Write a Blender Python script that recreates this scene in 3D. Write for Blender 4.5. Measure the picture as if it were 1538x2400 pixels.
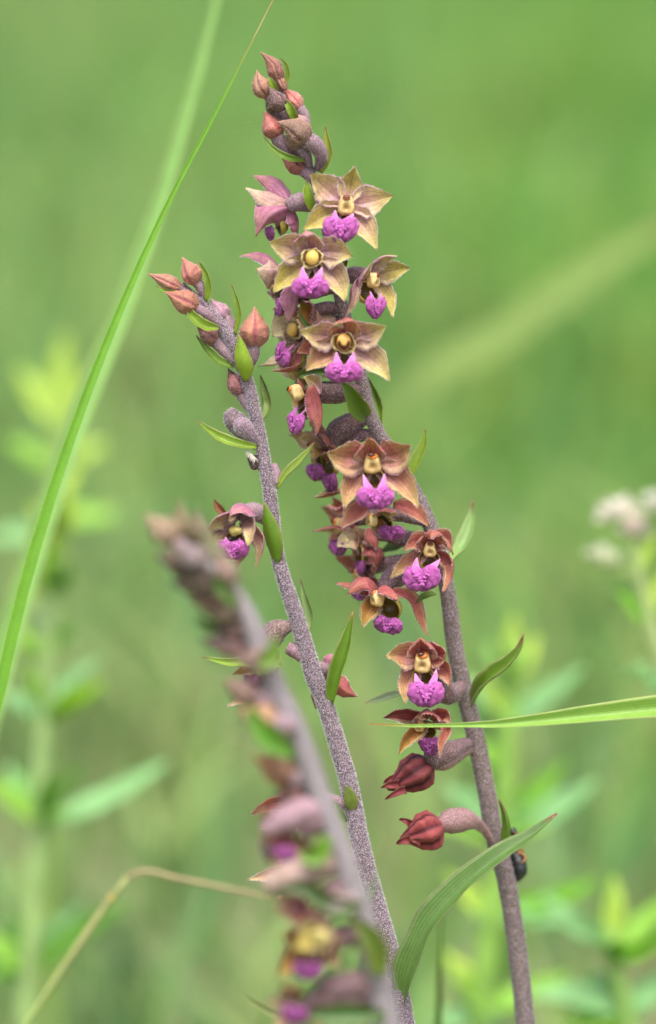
import bpy, math, random
import numpy as np
from mathutils import Vector, noise

for o in list(bpy.data.objects):
    bpy.data.objects.remove(o, do_unlink=True)
scene = bpy.context.scene
col = scene.collection
random.seed(7)
rng = np.random.default_rng(7)

# ------------------------------------------------------------------ camera
S = 0.085e-3            # metres for one unit of the picture plane in focus
DIST = 7000.0           # camera to that plane, same units (0.595 m)
PITCH = math.radians(12.0)
C0 = np.array([0.0, 0.0, 0.27])
AX = np.array([1.0, 0.0, 0.0])
AY = np.array([0.0, math.cos(PITCH), -math.sin(PITCH)])
AZ = np.array([0.0, math.sin(PITCH), math.cos(PITCH)])
RM = np.stack([AX, AY, AZ]) * S

cam_data = bpy.data.cameras.new('camera')
cam = bpy.data.objects.new('camera', cam_data)
col.objects.link(cam)
cam.location = C0 - AY * DIST * S
cam.rotation_euler = (math.radians(90) - PITCH, 0, 0)
cam_data.sensor_fit = 'VERTICAL'
cam_data.sensor_height = 36.0
cam_data.sensor_width = 36.0
cam_data.lens = 105.0
cam_data.clip_start = 0.02
cam_data.clip_end = 4000.0
cam_data.dof.use_dof = True
cam_data.dof.focus_distance = DIST * S
cam_data.dof.aperture_fstop = 5.0
cam_data.dof.aperture_blades = 9
scene.camera = cam

# ------------------------------------------------------------------ light
SUN_EL, SUN_AZ = math.radians(68), math.radians(-30)
world = bpy.data.worlds.new('World')
scene.world = world
world.use_nodes = True
wn = world.node_tree.nodes
sky = wn.new('ShaderNodeTexSky')
sky.sky_type = 'NISHITA'
sky.sun_disc = False
sky.sun_elevation = SUN_EL
sky.sun_rotation = math.radians(180) + SUN_AZ
sky.air_density = 0.7
sky.dust_density = 6.0
sky.ozone_density = 0.6
world.node_tree.links.new(sky.outputs[0], wn['Background'].inputs[0])
wn['Background'].inputs[1].default_value = 0.125
sun_d = bpy.data.lights.new('sun', 'SUN')
sun_d.energy = 1.5
sun_d.angle = math.radians(25)
sun_d.color = (1.0, 0.96, 0.91)
sun = bpy.data.objects.new('sun', sun_d)
col.objects.link(sun)
# the sun stands behind the photographer's left shoulder, high
sdir = Vector((math.sin(SUN_AZ) * math.cos(SUN_EL), -math.cos(SUN_AZ) * math.cos(SUN_EL), math.sin(SUN_EL)))
sun.rotation_euler = sdir.to_track_quat('Z', 'Y').to_euler()
sun.location = (0, 0, 3)
vs = scene.view_settings
vs.view_transform = 'Standard'
vs.look = 'None'
vs.gamma = 1.0
vs.use_curve_mapping = False
vs.exposure = 1.1
scene.cycles.use_denoising = True
scene.cycles.max_bounces = 6
scene.cycles.transparent_max_bounces = 6

# ------------------------------------------------------------------ helpers
def C(px, py, d=0.0):
    """A point of the picture at depth d behind the focus plane, in picture units of the camera's axes."""
    k = (DIST + d) / DIST
    return np.array([(px - 769.0) * k, d, (1200.0 - py) * k])

def W(p):
    return C0 + np.asarray(p) @ RM

def lin(r, g=None, b=None):
    if g is None:
        r, g, b = r
    out = []
    for c in (r, g, b):
        c = c / 255.0
        out.append(c / 12.92 if c <= 0.04045 else ((c + 0.055) / 1.055) ** 2.4)
    return np.array(out)

def nz(v):
    v = np.asarray(v, float)
    return v / max(np.linalg.norm(v), 1e-9)

def spline(pts, n):
    """Catmull-Rom through pts, n+1 samples."""
    P = np.asarray(pts, float)
    if len(P) == 2:
        t = np.linspace(0, 1, n + 1)[:, None]
        return P[0] * (1 - t) + P[1] * t
    L = np.concatenate([[0], np.cumsum(np.linalg.norm(np.diff(P, axis=0), axis=1))])
    L /= L[-1]
    h = np.diff(L)
    sl = np.diff(P, axis=0) / h[:, None]
    m = np.zeros_like(P)
    m[1:-1] = (sl[:-1] * h[1:, None] + sl[1:] * h[:-1, None]) / (h[:-1] + h[1:])[:, None]
    m[0] = 1.5 * sl[0] - 0.5 * m[1]; m[-1] = 1.5 * sl[-1] - 0.5 * m[-2]
    out = []
    for t in np.linspace(0, 1, n + 1):
        i = min(max(np.searchsorted(L, t, 'right') - 1, 0), len(P) - 2)
        u = (t - L[i]) / h[i]
        out.append((2 * u ** 3 - 3 * u * u + 1) * P[i] + (u ** 3 - 2 * u * u + u) * h[i] * m[i] + (-2 * u ** 3 + 3 * u * u) * P[i + 1] + (u ** 3 - u * u) * h[i] * m[i + 1])
    return np.array(out)

class MB:
    def __init__(self):
        self.v, self.f, self.c, self.uv, self.n = [], [], [], [], 0
    def add(self, verts, faces, cols, uv=None):
        verts = np.asarray(verts, float)
        self.v.append(verts)
        self.f.extend([tuple(int(i) + self.n for i in f) for f in faces])
        c = np.asarray(cols, float)
        if c.ndim == 1:
            c = np.tile(c, (len(verts), 1))
        self.c.append(c)
        self.uv.append(np.zeros((len(verts), 2)) if uv is None else np.asarray(uv, float))
        self.n += len(verts)
    def arrays(self):
        return np.vstack(self.v), np.vstack(self.c), np.vstack(self.uv)

def world_of(o):
    p = np.array(o.location)
    while o.parent:
        o = o.parent
        p = p + np.array(o.location)
    return p

def link_mesh(name, wv, faces, c, uv, mat, parent, anchor):
    me = bpy.data.meshes.new(name)
    me.from_pydata((wv - anchor).tolist(), [], faces)
    me.polygons.foreach_set('use_smooth', np.ones(len(me.polygons), bool))
    a = me.color_attributes.new('Col', 'FLOAT_COLOR', 'POINT')
    a.data.foreach_set('color', np.hstack([c, np.ones((len(c), 1))]).astype(np.float32).ravel())
    if uv is not None:
        u = me.attributes.new('tv', 'FLOAT_VECTOR', 'POINT')
        u.data.foreach_set('vector', np.hstack([uv, np.zeros((len(uv), 1))]).astype(np.float32).ravel())
    me.materials.append(mat)
    o = bpy.data.objects.new(name, me)
    col.objects.link(o)
    if parent:
        o.parent = parent
        o.location = anchor - world_of(parent)
    else:
        o.location = anchor
    return o

def build(mb, name, mat, parent=None, anchor=None):
    v, c, uv = mb.arrays()
    wv = W(v)
    anchor = wv[0].copy() if anchor is None else np.asarray(anchor)
    return link_mesh(name, wv, mb.f, c, uv, mat, parent, anchor)

def empty(name, loc, label=None, cat=None, group=None):
    o = bpy.data.objects.new(name, None)
    col.objects.link(o)
    o.location = loc
    o.empty_display_size = 0.02
    if label:
        tag(o, label, cat, group)
    return o

def tag(o, label, cat, group=None, kind=None):
    o['label'] = label
    o['category'] = cat
    if group:
        o['group'] = group
    if kind:
        o['kind'] = kind

# ------------------------------------------------------------------ materials
def new_mat(name):
    m = bpy.data.materials.new(name)
    m.use_nodes = True
    nt = m.node_tree
    return m, nt, nt.nodes['Principled BSDF'], nt.nodes['Material Output']

def tissue(name, rough=0.5, sss=0.35, sss_scale=0.0012, trans=0.0, mottle=0.25, mscale=2500.0, bump=0.25, bscale=5000.0, spec=0.3, veins=0.0, vein_n=9.0, sheen=0.0, speck=None):
    m, nt, b, out = new_mat(name)
    N, L = nt.nodes, nt.links
    at = N.new('ShaderNodeVertexColor'); at.layer_name = 'Col'
    tc = N.new('ShaderNodeTexCoord')
    no = N.new('ShaderNodeTexNoise'); no.inputs['Scale'].default_value = mscale; no.inputs['Detail'].default_value = 4
    L.new(tc.outputs['Object'], no.inputs['Vector'])
    no2 = N.new('ShaderNodeTexNoise'); no2.inputs['Scale'].default_value = mscale * 0.22; no2.inputs['Detail'].default_value = 3
    L.new(tc.outputs['Object'], no2.inputs['Vector'])
    ad = N.new('ShaderNodeMath'); ad.operation = 'ADD'
    L.new(no.outputs['Fac'], ad.inputs[0]); L.new(no2.outputs['Fac'], ad.inputs[1])
    mr = N.new('ShaderNodeMapRange')
    mr.inputs['From Min'].default_value = 0.6; mr.inputs['From Max'].default_value = 1.4
    mr.inputs['To Min'].default_value = 1 - mottle; mr.inputs['To Max'].default_value = 1 + mottle
    L.new(ad.outputs[0], mr.inputs['Value'])
    mul = N.new('ShaderNodeVectorMath'); mul.operation = 'SCALE'
    L.new(at.outputs['Color'], mul.inputs[0]); L.new(mr.outputs[0], mul.inputs['Scale'])
    colour = mul.outputs[0]
    height = no.outputs['Fac']
    if veins:
        av = N.new('ShaderNodeAttribute'); av.attribute_name = 'tv'
        sx = N.new('ShaderNodeSeparateXYZ'); L.new(av.outputs['Vector'], sx.inputs[0])
        wv = N.new('ShaderNodeMath'); wv.operation = 'MULTIPLY'; wv.inputs[1].default_value = vein_n * math.pi
        L.new(sx.outputs['Y'], wv.inputs[0])
        ws = N.new('ShaderNodeMath'); ws.operation = 'COSINE'; L.new(wv.outputs[0], ws.inputs[0])
        wr = N.new('ShaderNodeMapRange'); wr.inputs['From Min'].default_value = 0.3; wr.inputs['From Max'].default_value = 1.0
        wr.inputs['To Min'].default_value = 1.0; wr.inputs['To Max'].default_value = 1.0 - veins
        L.new(ws.outputs[0], wr.inputs['Value'])
        m2 = N.new('ShaderNodeVectorMath'); m2.operation = 'SCALE'
        L.new(colour, m2.inputs[0]); L.new(wr.outputs[0], m2.inputs['Scale'])
        colour = m2.outputs[0]
    if speck:
        sc, lo, hi, scol, stretch = speck
        mp = N.new('ShaderNodeMapping'); mp.inputs['Scale'].default_value = (1, 1, stretch)
        L.new(tc.outputs['Object'], mp.inputs['Vector'])
        sn = N.new('ShaderNodeTexNoise'); sn.inputs['Scale'].default_value = sc; sn.inputs['Detail'].default_value = 5
        sn.inputs['Roughness'].default_value = 0.65
        L.new(mp.outputs[0], sn.inputs['Vector'])
        sr = N.new('ShaderNodeMapRange'); sr.inputs['From Min'].default_value = lo; sr.inputs['From Max'].default_value = hi
        L.new(sn.outputs['Fac'], sr.inputs['Value'])
        mx = N.new('ShaderNodeMix'); mx.data_type = 'RGBA'
        L.new(sr.outputs[0], mx.inputs['Factor']); L.new(colour, mx.inputs['A'])
        mx.inputs['B'].default_value = (*scol, 1)
        colour = mx.outputs['Result']
    L.new(colour, b.inputs['Base Color'])
    b.inputs['Roughness'].default_value = rough
    b.inputs['Specular IOR Level'].default_value = spec
    if sss:
        b.inputs['Subsurface Weight'].default_value = sss
        b.inputs['Subsurface Radius'].default_value = (1.0, 0.8, 0.68)
        b.inputs['Subsurface Scale'].default_value = sss_scale
    if sheen:
        b.inputs['Sheen Weight'].default_value = sheen
        b.inputs['Sheen Roughness'].default_value = 0.4
    if bump:
        bn = N.new('ShaderNodeTexNoise'); bn.inputs['Scale'].default_value = bscale; bn.inputs['Detail'].default_value = 3
        L.new(tc.outputs['Object'], bn.inputs['Vector'])
        bp = N.new('ShaderNodeBump'); bp.inputs['Strength'].default_value = bump; bp.inputs['Distance'].default_value = 0.0002
        L.new(bn.outputs['Fac'], bp.inputs['Height'])
        L.new(bp.outputs['Normal'], b.inputs['Normal'])
    if trans:
        tr = N.new('ShaderNodeBsdfTranslucent'); L.new(colour, tr.inputs['Color'])
        ms = N.new('ShaderNodeMixShader'); ms.inputs[0].default_value = trans
        L.new(b.outputs[0], ms.inputs[1]); L.new(tr.outputs[0], ms.inputs[2])
        L.new(ms.outputs[0], out.inputs['Surface'])
    return m

M_PETAL = tissue('orchid_petal', rough=0.42, sss=0.15, sss_scale=0.0008, mottle=0.34, mscale=3400, bump=0.7, bscale=5600, veins=0.18, vein_n=7, sheen=0.1, trans=0.3)
M_LIP = tissue('orchid_lip', rough=0.4, sss=0.3, sss_scale=0.0008, mottle=0.34, mscale=4200, bump=1.0, bscale=6500, sheen=0.15)
M_CREAM = tissue('orchid_column', rough=0.34, sss=0.4, mottle=0.2, mscale=1800, bump=0.25, bscale=4000, spec=0.5)
M_CUP = tissue('orchid_lip_cup', rough=0.25, sss=0.15, mottle=0.3, mscale=1500, bump=0.2, spec=0.5)
M_STEM = tissue('downy_stem', rough=0.7, sss=0.0, mottle=0.3, mscale=1500, bump=0.8, bscale=6500, speck=(6000, 0.48, 0.64, lin(196, 184, 194), 0.45))
M_OVARY = tissue('downy_ovary', rough=0.65, sss=0.2, mottle=0.3, mscale=2000, bump=0.5, bscale=5200, veins=0.12, vein_n=6, speck=(4200, 0.5, 0.68, lin(190, 165, 175), 0.6))
M_BUD = tissue('orchid_bud', rough=0.5, sss=0.12, mottle=0.34, mscale=3600, bump=0.9, bscale=6000, veins=0.08, vein_n=8, speck=(6500, 0.5, 0.7, lin(218, 184, 168), 0.8))
M_HAIR = tissue('white_down', rough=0.6, sss=0.0, mottle=0.15, bump=0, trans=0.35)
M_LEAF = tissue('bract_leaf', rough=0.36, sss=0.15, mottle=0.16, mscale=1800, bump=0.4, bscale=4200, veins=0.3, vein_n=11, trans=0.25, speck=(1500, 0.68, 0.74, lin(96, 84, 36), 1.0), spec=0.5)
M_GRASS = tissue('grass_blade', rough=0.4, sss=0.0, mottle=0.10, mscale=1200, bump=0.15, veins=0.26, vein_n=9, trans=0.35, speck=(900, 0.66, 0.74, lin(150, 150, 70), 0.3), spec=0.4)
M_HERB = tissue('herb_leaf', rough=0.5, sss=0.0, mottle=0.2, mscale=300, bump=0.1, trans=0.35, spec=0.3)
M_FIELD = tissue('meadow_grass', rough=0.55, sss=0.0, mottle=0.2, mscale=60, bump=0, trans=0.3, spec=0.25)
M_DRY = tissue('dry_straw', rough=0.6, sss=0.0, mottle=0.25, mscale=900, bump=0.3, spec=0.3)
M_CHITIN = tissue('insect_shell', rough=0.25, sss=0.0, mottle=0.2, mscale=2500, bump=0.3, spec=0.6)

# ------------------------------------------------------------------ shape makers (camera-axis picture units)
PROF = {
    'sepal': ([0, .12, .28, .44, .6, .75, .87, .95, 1], [.42, .7, .96, 1, .88, .58, .28, .13, .03]),
    'petal': ([0, .12, .28, .44, .6, .75, .87, .95, 1], [.40, .72, .98, 1, .86, .58, .30, .14, .03]),
    'bract': ([0, .1, .28, .5, .72, .88, .96, 1], [.34, .62, .95, 1, .72, .36, .17, .05]),
    'blade': ([0, .3, .5, .7, .85, 1], [1, 1, .95, .78, .46, .05]),
    'tip': ([0, .2, .5, .8, 1], [1, .92, .7, .38, .05]),
    'rightleaf': ([0, .5, .75, .82, .88, .93, .95, .98, 1], [.6, .95, 1, .92, .64, .27, .15, .12, .04]),
    'leaf': ([0, .08, .2, .4, .6, .8, .92, 1], [.3, .78, 1, .95, .78, .56, .34, .08]),
    'lance': ([0, .4, .55, .7, .85, 1], [.12, .16, .5, 1, .95, .4]),
    'horn': ([0, .25, .6, .85, 1], [1, .95, .62, .3, .08]),
    'herb': ([0, .1, .25, .45, .7, .88, 1], [.2, .6, .95, 1, .72, .36, .05]),
}

def petal(mb, pts, width, nrm, prof='sepal', cup=0.5, fold=0.0, ripple=0.0, th=3.0, n=14, m=8, colf=None, twist=0.0, seed=0, groove=0.0):
    """A blade with two faces and a rim: centre line through pts, inner face towards nrm."""
    P = spline(pts, n)
    T = np.gradient(P, axis=0)
    xs, ys = PROF[prof]
    nr = np.asarray(nrm, float)
    front, back = [], []
    ts = np.linspace(0, 1, n + 1)
    vsamp = np.linspace(-1, 1, m + 1)
    ph = seed * 1.7
    cf, cb = [], []
    uv = []
    for i, t in enumerate(ts):
        N0 = nz(nr if nr.ndim == 1 else nr[0] * (1 - t) + nr[1] * t)
        tg = nz(T[i])
        Sd = nz(np.cross(tg, N0))
        Nn = np.cross(Sd, tg)
        if twist:
            a = twist * t * t
            Sd, Nn = Sd * math.cos(a) + Nn * math.sin(a), Nn * math.cos(a) - Sd * math.sin(a)
        w = 0.5 * width * np.interp(t, xs, ys)
        cu = max(abs(cup), 1e-3) * math.copysign(1, cup)
        for v in vsamp:
            a = v * cu
            x = math.sin(a) / cu
            z = (1 - math.cos(a)) / cu
            z += abs(v) * math.sin(fold)
            x *= math.cos(fold)
            z -= 0.16 * math.exp(-(v / 0.16) ** 2) * (1 - t) * groove
            r = ripple * v * v * math.sin(t * 11 + ph + (1.3 if v > 0 else 0)) + ripple * .5 * abs(v) * math.sin(t * 23 + ph * 2.1 + v)
            jit = 1 + 0.05 * math.sin(t * 31 + ph * 3 + v * 2) + 0.14 * noise.noise(Vector((t * 5 + ph, (2.0 if v > 0 else -2.0), ph)))
            q = P[i] + Sd * x * w * jit + Nn * (z * w + r)
            front.append(q)
            back.append(q - Nn * th * (0.35 + 0.65 * (1 - v * v)) * (0.4 + 0.6 * min(1, (1 - t) * 4)))
            cf.append(colf(t, v, 0) if colf else (.5, .5, .5))
            cb.append(colf(t, v, 1) if colf else (.5, .5, .5))
            uv.append((t, v))
    k = m + 1
    F = []
    nn = len(front)
    for i in range(n):
        for j in range(m):
            a, b, c, d = i * k + j, i * k + j + 1, (i + 1) * k + j + 1, (i + 1) * k + j
            F.append((a, b, c, d))
            F.append((nn + a, nn + d, nn + c, nn + b))
        for j in (0, m):
            a, d = i * k + j, (i + 1) * k + j
            F.append((a, d, nn + d, nn + a) if j == 0 else (a, nn + a, nn + d, d))
    for j in range(m):
        a, b = j, j + 1
        F.append((a, nn + a, nn + b, b))
        a, b = n * k + j, n * k + j + 1
        F.append((a, b, nn + b, nn + a))
    mb.add(np.array(front + back), F, np.array(cf + cb), np.array(uv + uv))
    fr = np.array(front).reshape(n + 1, k, 3)
    return fr

def tube(mb, pts, radii, nseg=None, nr=10, colf=None, flat=1.0, ridge=0.0, nridge=6, wob=0.0, seam=None):
    nseg = nseg or max(6, 5 * (len(pts) - 1))
    P = spline(pts, nseg)
    kx = np.linspace(0, 1, len(radii))
    if len(radii) == len(pts) and len(pts) > 2:
        kx = np.concatenate([[0], np.cumsum(np.linalg.norm(np.diff(np.asarray(pts, float), axis=0), axis=1))])
        kx /= kx[-1]
    R = np.interp(np.linspace(0, 1, nseg + 1), kx, radii)
    T = np.gradient(P, axis=0)
    V, CC, UV, F = [], [], [], []
    ref = np.array([0.0, -1.0, 0.0])
    for i in range(nseg + 1):
        tg = nz(T[i])
        if abs(np.dot(tg, ref)) > 0.93:
            ref = np.array([1.0, 0.0, 0.0]) if i == 0 else prev
        a = nz(np.cross(tg, ref)); b = np.cross(a, tg)
        prev = ref
        for j in range(nr):
            th = 2 * math.pi * j / nr
            rr = R[i] * (1 + ridge * math.cos(nridge * th))
            if seam:
                dth = ((th - seam[0] + math.pi / seam[1]) % (2 * math.pi / seam[1])) - math.pi / seam[1]
                rr *= 1 - seam[2] * math.exp(-(dth / 0.14) ** 2) + 0.5 * seam[2] * math.exp(-((dth - 0.34) / 0.16) ** 2)
            if wob:
                rr *= 1 + wob * noise.noise(Vector((i * .45, math.cos(th) * 1.2, math.sin(th) * 1.2 + nseg)))
            V.append(P[i] + (a * math.cos(th) + b * math.sin(th) * flat) * rr)
            CC.append(colf(i / nseg, th) if colf else (.5, .5, .5))
            UV.append((i / nseg, 2.0 * j / nr - 1))
    for i in range(nseg):
        for j in range(nr):
            a, b = i * nr + j, i * nr + (j + 1) % nr
            F.append((a, a + nr, b + nr, b))
    V.append(P[0]); CC.append(CC[0]); UV.append((0, 0))
    V.append(P[-1]); CC.append(CC[-2]); UV.append((1, 0))
    n0 = len(V) - 2
    for j in range(nr):
        F.append((n0, j, (j + 1) % nr))
        F.append((n0 + 1, nseg * nr + (j + 1) % nr, nseg * nr + j))
    mb.add(np.array(V), F, np.array(CC), np.array(UV))

def ico(sub):
    me = bpy.data.meshes.new('tmp')
    import bmesh
    bm = bmesh.new(); bmesh.ops.create_icosphere(bm, subdivisions=sub, radius=1.0); bm.to_mesh(me); bm.free()
    v = np.array([p.co[:] for p in me.vertices]); f = [tuple(p.vertices) for p in me.polygons]
    bpy.data.meshes.remove(me)
    return v, f
ICO = {k: ico(k) for k in (1, 2, 3, 4)}

def basis(f, up=(0, 0, 1)):
    """Right, facing, up for something that faces f."""
    f = nz(f)
    r = nz(np.cross(-f, np.asarray(up, float)))
    u = np.cross(r, -f)
    return r, f, u

def blob(mb, c, axes, radii, colr, sub=2, rough=0.0, freq=2.0, seed=0.0, colf=None):
    v, f = ICO[sub]
    A = np.stack([np.asarray(a, float) * r for a, r in zip(axes, radii)])
    vv = v.copy()
    if rough:
        vv = np.array([p * (1 + rough * (noise.noise(Vector(p) * freq + Vector((seed, seed * 1.3, -seed))) + 0.5 * noise.noise(Vector(p) * freq * 2.3 + Vector((-seed, seed, 4.0))))) for p in v])
    cols = np.array([colf(p) for p in v]) if colf else colr
    if np.linalg.det(A) < 0:
        f = [q[::-1] for q in f]
    mb.add(np.asarray(c) + vv @ A, f, cols)

def hair(verts, faces, density, length, width, seed, rgb, lo=0.5, droop=0.35):
    """Short down standing on a surface, as thin triangles."""
    g = np.random.default_rng(seed)
    tri = []
    for f in faces:
        tri.append(f[:3])
        if len(f) == 4:
            tri.append((f[0], f[2], f[3]))
    tri = np.array(tri)
    a, b, c = verts[tri[:, 0]], verts[tri[:, 1]], verts[tri[:, 2]]
    nn = np.cross(b - a, c - a); ar = np.linalg.norm(nn, axis=1) / 2
    cnt = int(ar.sum() * density)
    if cnt < 3:
        cnt = 3
    idx = g.choice(len(tri), cnt, p=ar / ar.sum())
    u = g.random(cnt); v = g.random(cnt); sw = u + v > 1; u[sw] = 1 - u[sw]; v[sw] = 1 - v[sw]
    p = a[idx] + (b - a)[idx] * u[:, None] + (c - a)[idx] * v[:, None]
    n = nn[idx] / (np.linalg.norm(nn[idx], axis=1)[:, None] + 1e-9)
    rd = g.normal(size=(cnt, 3)); t = np.cross(n, rd); t /= np.linalg.norm(t, axis=1)[:, None] + 1e-9
    L = length * (lo + (1 - lo) * g.random(cnt))[:, None]
    tip = p + n * L + np.cross(n, t) * L * droop * g.normal(size=(cnt, 1)) + t * L * droop * g.normal(size=(cnt, 1))
    base = p - n * 0.4
    V = np.stack([base - t * width / 2, base + t * width / 2, tip], axis=1).reshape(-1, 3)
    cc = np.tile(rgb, (len(V), 1)) * (0.8 + 0.35 * np.repeat(g.random(cnt), 3))[:, None]
    F = np.arange(len(V)).reshape(-1, 3)
    return V, F, cc

def hair_obj(items, name, parent, mat=None):
    """items: list of (V, F, c) made by hair()."""
    off = 0; VV, FF, CCs = [], [], []
    for V, F, c in items:
        VV.append(V); FF.append(F + off); CCs.append(c); off += len(V)
    V = np.vstack(VV); F = np.vstack(FF); c = np.clip(np.vstack(CCs), 0, 0.95)
    wv = W(V)
    o = link_mesh(name, wv, F.tolist(), c, None, mat or M_HAIR, parent, wv[0].copy())
    o['kind'] = 'stuff'
    return o

WHITE = lin(232, 224, 232)

# ------------------------------------------------------------------ colours of the orchids
def mix(a, b, k):
    k = min(max(k, 0.0), 1.0)
    return a * (1 - k) + b * k

PAL = {
    'fresh': dict(base=lin(220, 176, 190), mid=lin(208, 174, 146), tip=lin(194, 187, 100), rim=lin(186, 140, 178), out=lin(165, 112, 136), outtip=lin(178, 165, 100)),
    'olive': dict(base=lin(204, 172, 146), mid=lin(184, 168, 92), tip=lin(188, 180, 84), rim=lin(186, 140, 178), out=lin(165, 115, 140), outtip=lin(175, 165, 100)),
    'mauve': dict(base=lin(196, 140, 160), mid=lin(206, 160, 150), tip=lin(205, 185, 125), rim=lin(190, 140, 170), out=lin(172, 112, 136), outtip=lin(190, 140, 130)),
    'red': dict(base=lin(208, 150, 160), mid=lin(198, 142, 120), tip=lin(186, 166, 98), rim=lin(172, 96, 100), out=lin(176, 96, 94), outtip=lin(182, 120, 96)),
    'rose': dict(base=lin(182, 104, 108), mid=lin(190, 116, 104), tip=lin(190, 138, 104), rim=lin(150, 76, 78), out=lin(184, 102, 102), outtip=lin(184, 126, 102)),
    'wilt': dict(base=lin(140, 62, 64), mid=lin(146, 66, 68), tip=lin(110, 55, 48), rim=lin(70, 34, 36), out=lin(124, 56, 64), outtip=lin(84, 42, 48)),
    'brown': dict(base=lin(165, 110, 60), mid=lin(172, 120, 60), tip=lin(178, 150, 70), rim=lin(120, 70, 60), out=lin(160, 90, 70), outtip=lin(150, 100, 60)),
    'cream': dict(base=lin(210, 180, 165), mid=lin(214, 192, 160), tip=lin(210, 200, 150), rim=lin(190, 150, 160), out=lin(196, 160, 150), outtip=lin(205, 190, 150)),
}

def tepcol(pal, seed):
    p = PAL[pal]
    rs = random.Random(seed)
    ox, oy = rs.uniform(0, 50), rs.uniform(0, 50)
    sh = rs.uniform(1.1, 1.26)
    burnt = rs.random() < 0.6
    def f(t, v, side):
        n1 = noise.noise(Vector((t * 3.0 + ox, v * 2.6 + oy, 0)))
        n2 = noise.noise(Vector((t * 1.4 + oy, v * 6.0 + ox, 3)))
        if side == 0:
            c = mix(p['base'], p['mid'], (t + 0.22 * n1) * 2.2)
            c = mix(c, p['tip'], (t + 0.25 * n2 - 0.45) * 1.9)
            c = mix(c, p['tip'], 0.55 * max(0, abs(v) - 0.35 + 0.2 * n1) * (0.5 + t))
            c = mix(c, p['rim'], 0.35 * max(0.0, n2) * (1 - t))
            n3 = noise.noise(Vector((t * 2.0 + ox, v * 13.0 + oy, 8)))
            c = mix(c, p['out'], 0.5 * max(0.0, n3) * (1 - 0.7 * t) + 0.35 * math.exp(-(v / 0.12) ** 2) * (1 - t))
        else:
            c = mix(p['out'], p['outtip'], (t - 0.45 + 0.3 * n1) * 1.5)
            c = mix(c, p['rim'] * 0.8, 0.4 * math.exp(-(v / 0.1) ** 2) + 0.3 * max(0.0, n2))
        if abs(v) > 0.68 and side == 0:
            c = mix(c, lin(226, 212, 168), 0.3 + 0.25 * n2)
        if abs(v) > 0.93:
            c = mix(c, p['rim'], 0.5)
        if burnt and t > 0.975:
            c = mix(c, lin(105, 62, 40), 0.7)
        return c * sh
    return f

OV_A = lin(104, 74, 86)
OV_B = lin(132, 106, 122)

def ovcol(base, seed):
    rs = random.Random(seed); o = rs.uniform(0, 40)
    tint = lin(128, 112, 74)
    def f(t, th):
        k = 0.5 + 0.5 * noise.noise(Vector((t * 3 + o, math.cos(th), math.sin(th))))
        return mix(base, tint, 0.4 * k) * (0.85 + 0.3 * k)
    return f

def make_ovary(parent, pts, radii, base, seed, down=0.05, dl=4.0):
    mb = MB()
    tube(mb, [C(*p) for p in pts], radii, nr=12, colf=ovcol(base, seed), ridge=0.045, nridge=6)
    o = build(mb, 'ovary', M_OVARY, parent)
    items = []
    if down:
        v, _, _ = mb.arrays()
        items.append(hair(v, mb.f, down, dl, 0.9, seed, WHITE * 0.9))
    return o, items

def fringe(fr, seed, rgb, length=3.2, per=4):
    g = np.random.default_rng(seed)
    V = []
    n, k, _ = fr.shape
    for j, jn in ((0, 1), (k - 1, k - 2)):
        for i in range(2, n - 1):
            for q in range(per):
                u = g.random()
                p = fr[i, j] * (1 - u) + fr[i + 1, j] * u
                o = nz(fr[i, j] - fr[i, jn]) + g.normal(size=3) * 0.55
                t = nz(fr[i + 1, j] - fr[i, j])
                L = length * (0.5 + g.random() * 0.7)
                V += [p - t * 0.7, p + t * 0.7, p + nz(o) * L]
    V = np.array(V)
    return V, np.arange(len(V)).reshape(-1, 3), np.tile(rgb, (len(V), 1)) * (0.85 + 0.3 * np.repeat(g.random(len(V) // 3), 3))[:, None]

LIP1, LIP2, LIPD = lin(178, 84, 164), lin(232, 118, 214), lin(112, 40, 100)

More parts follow.
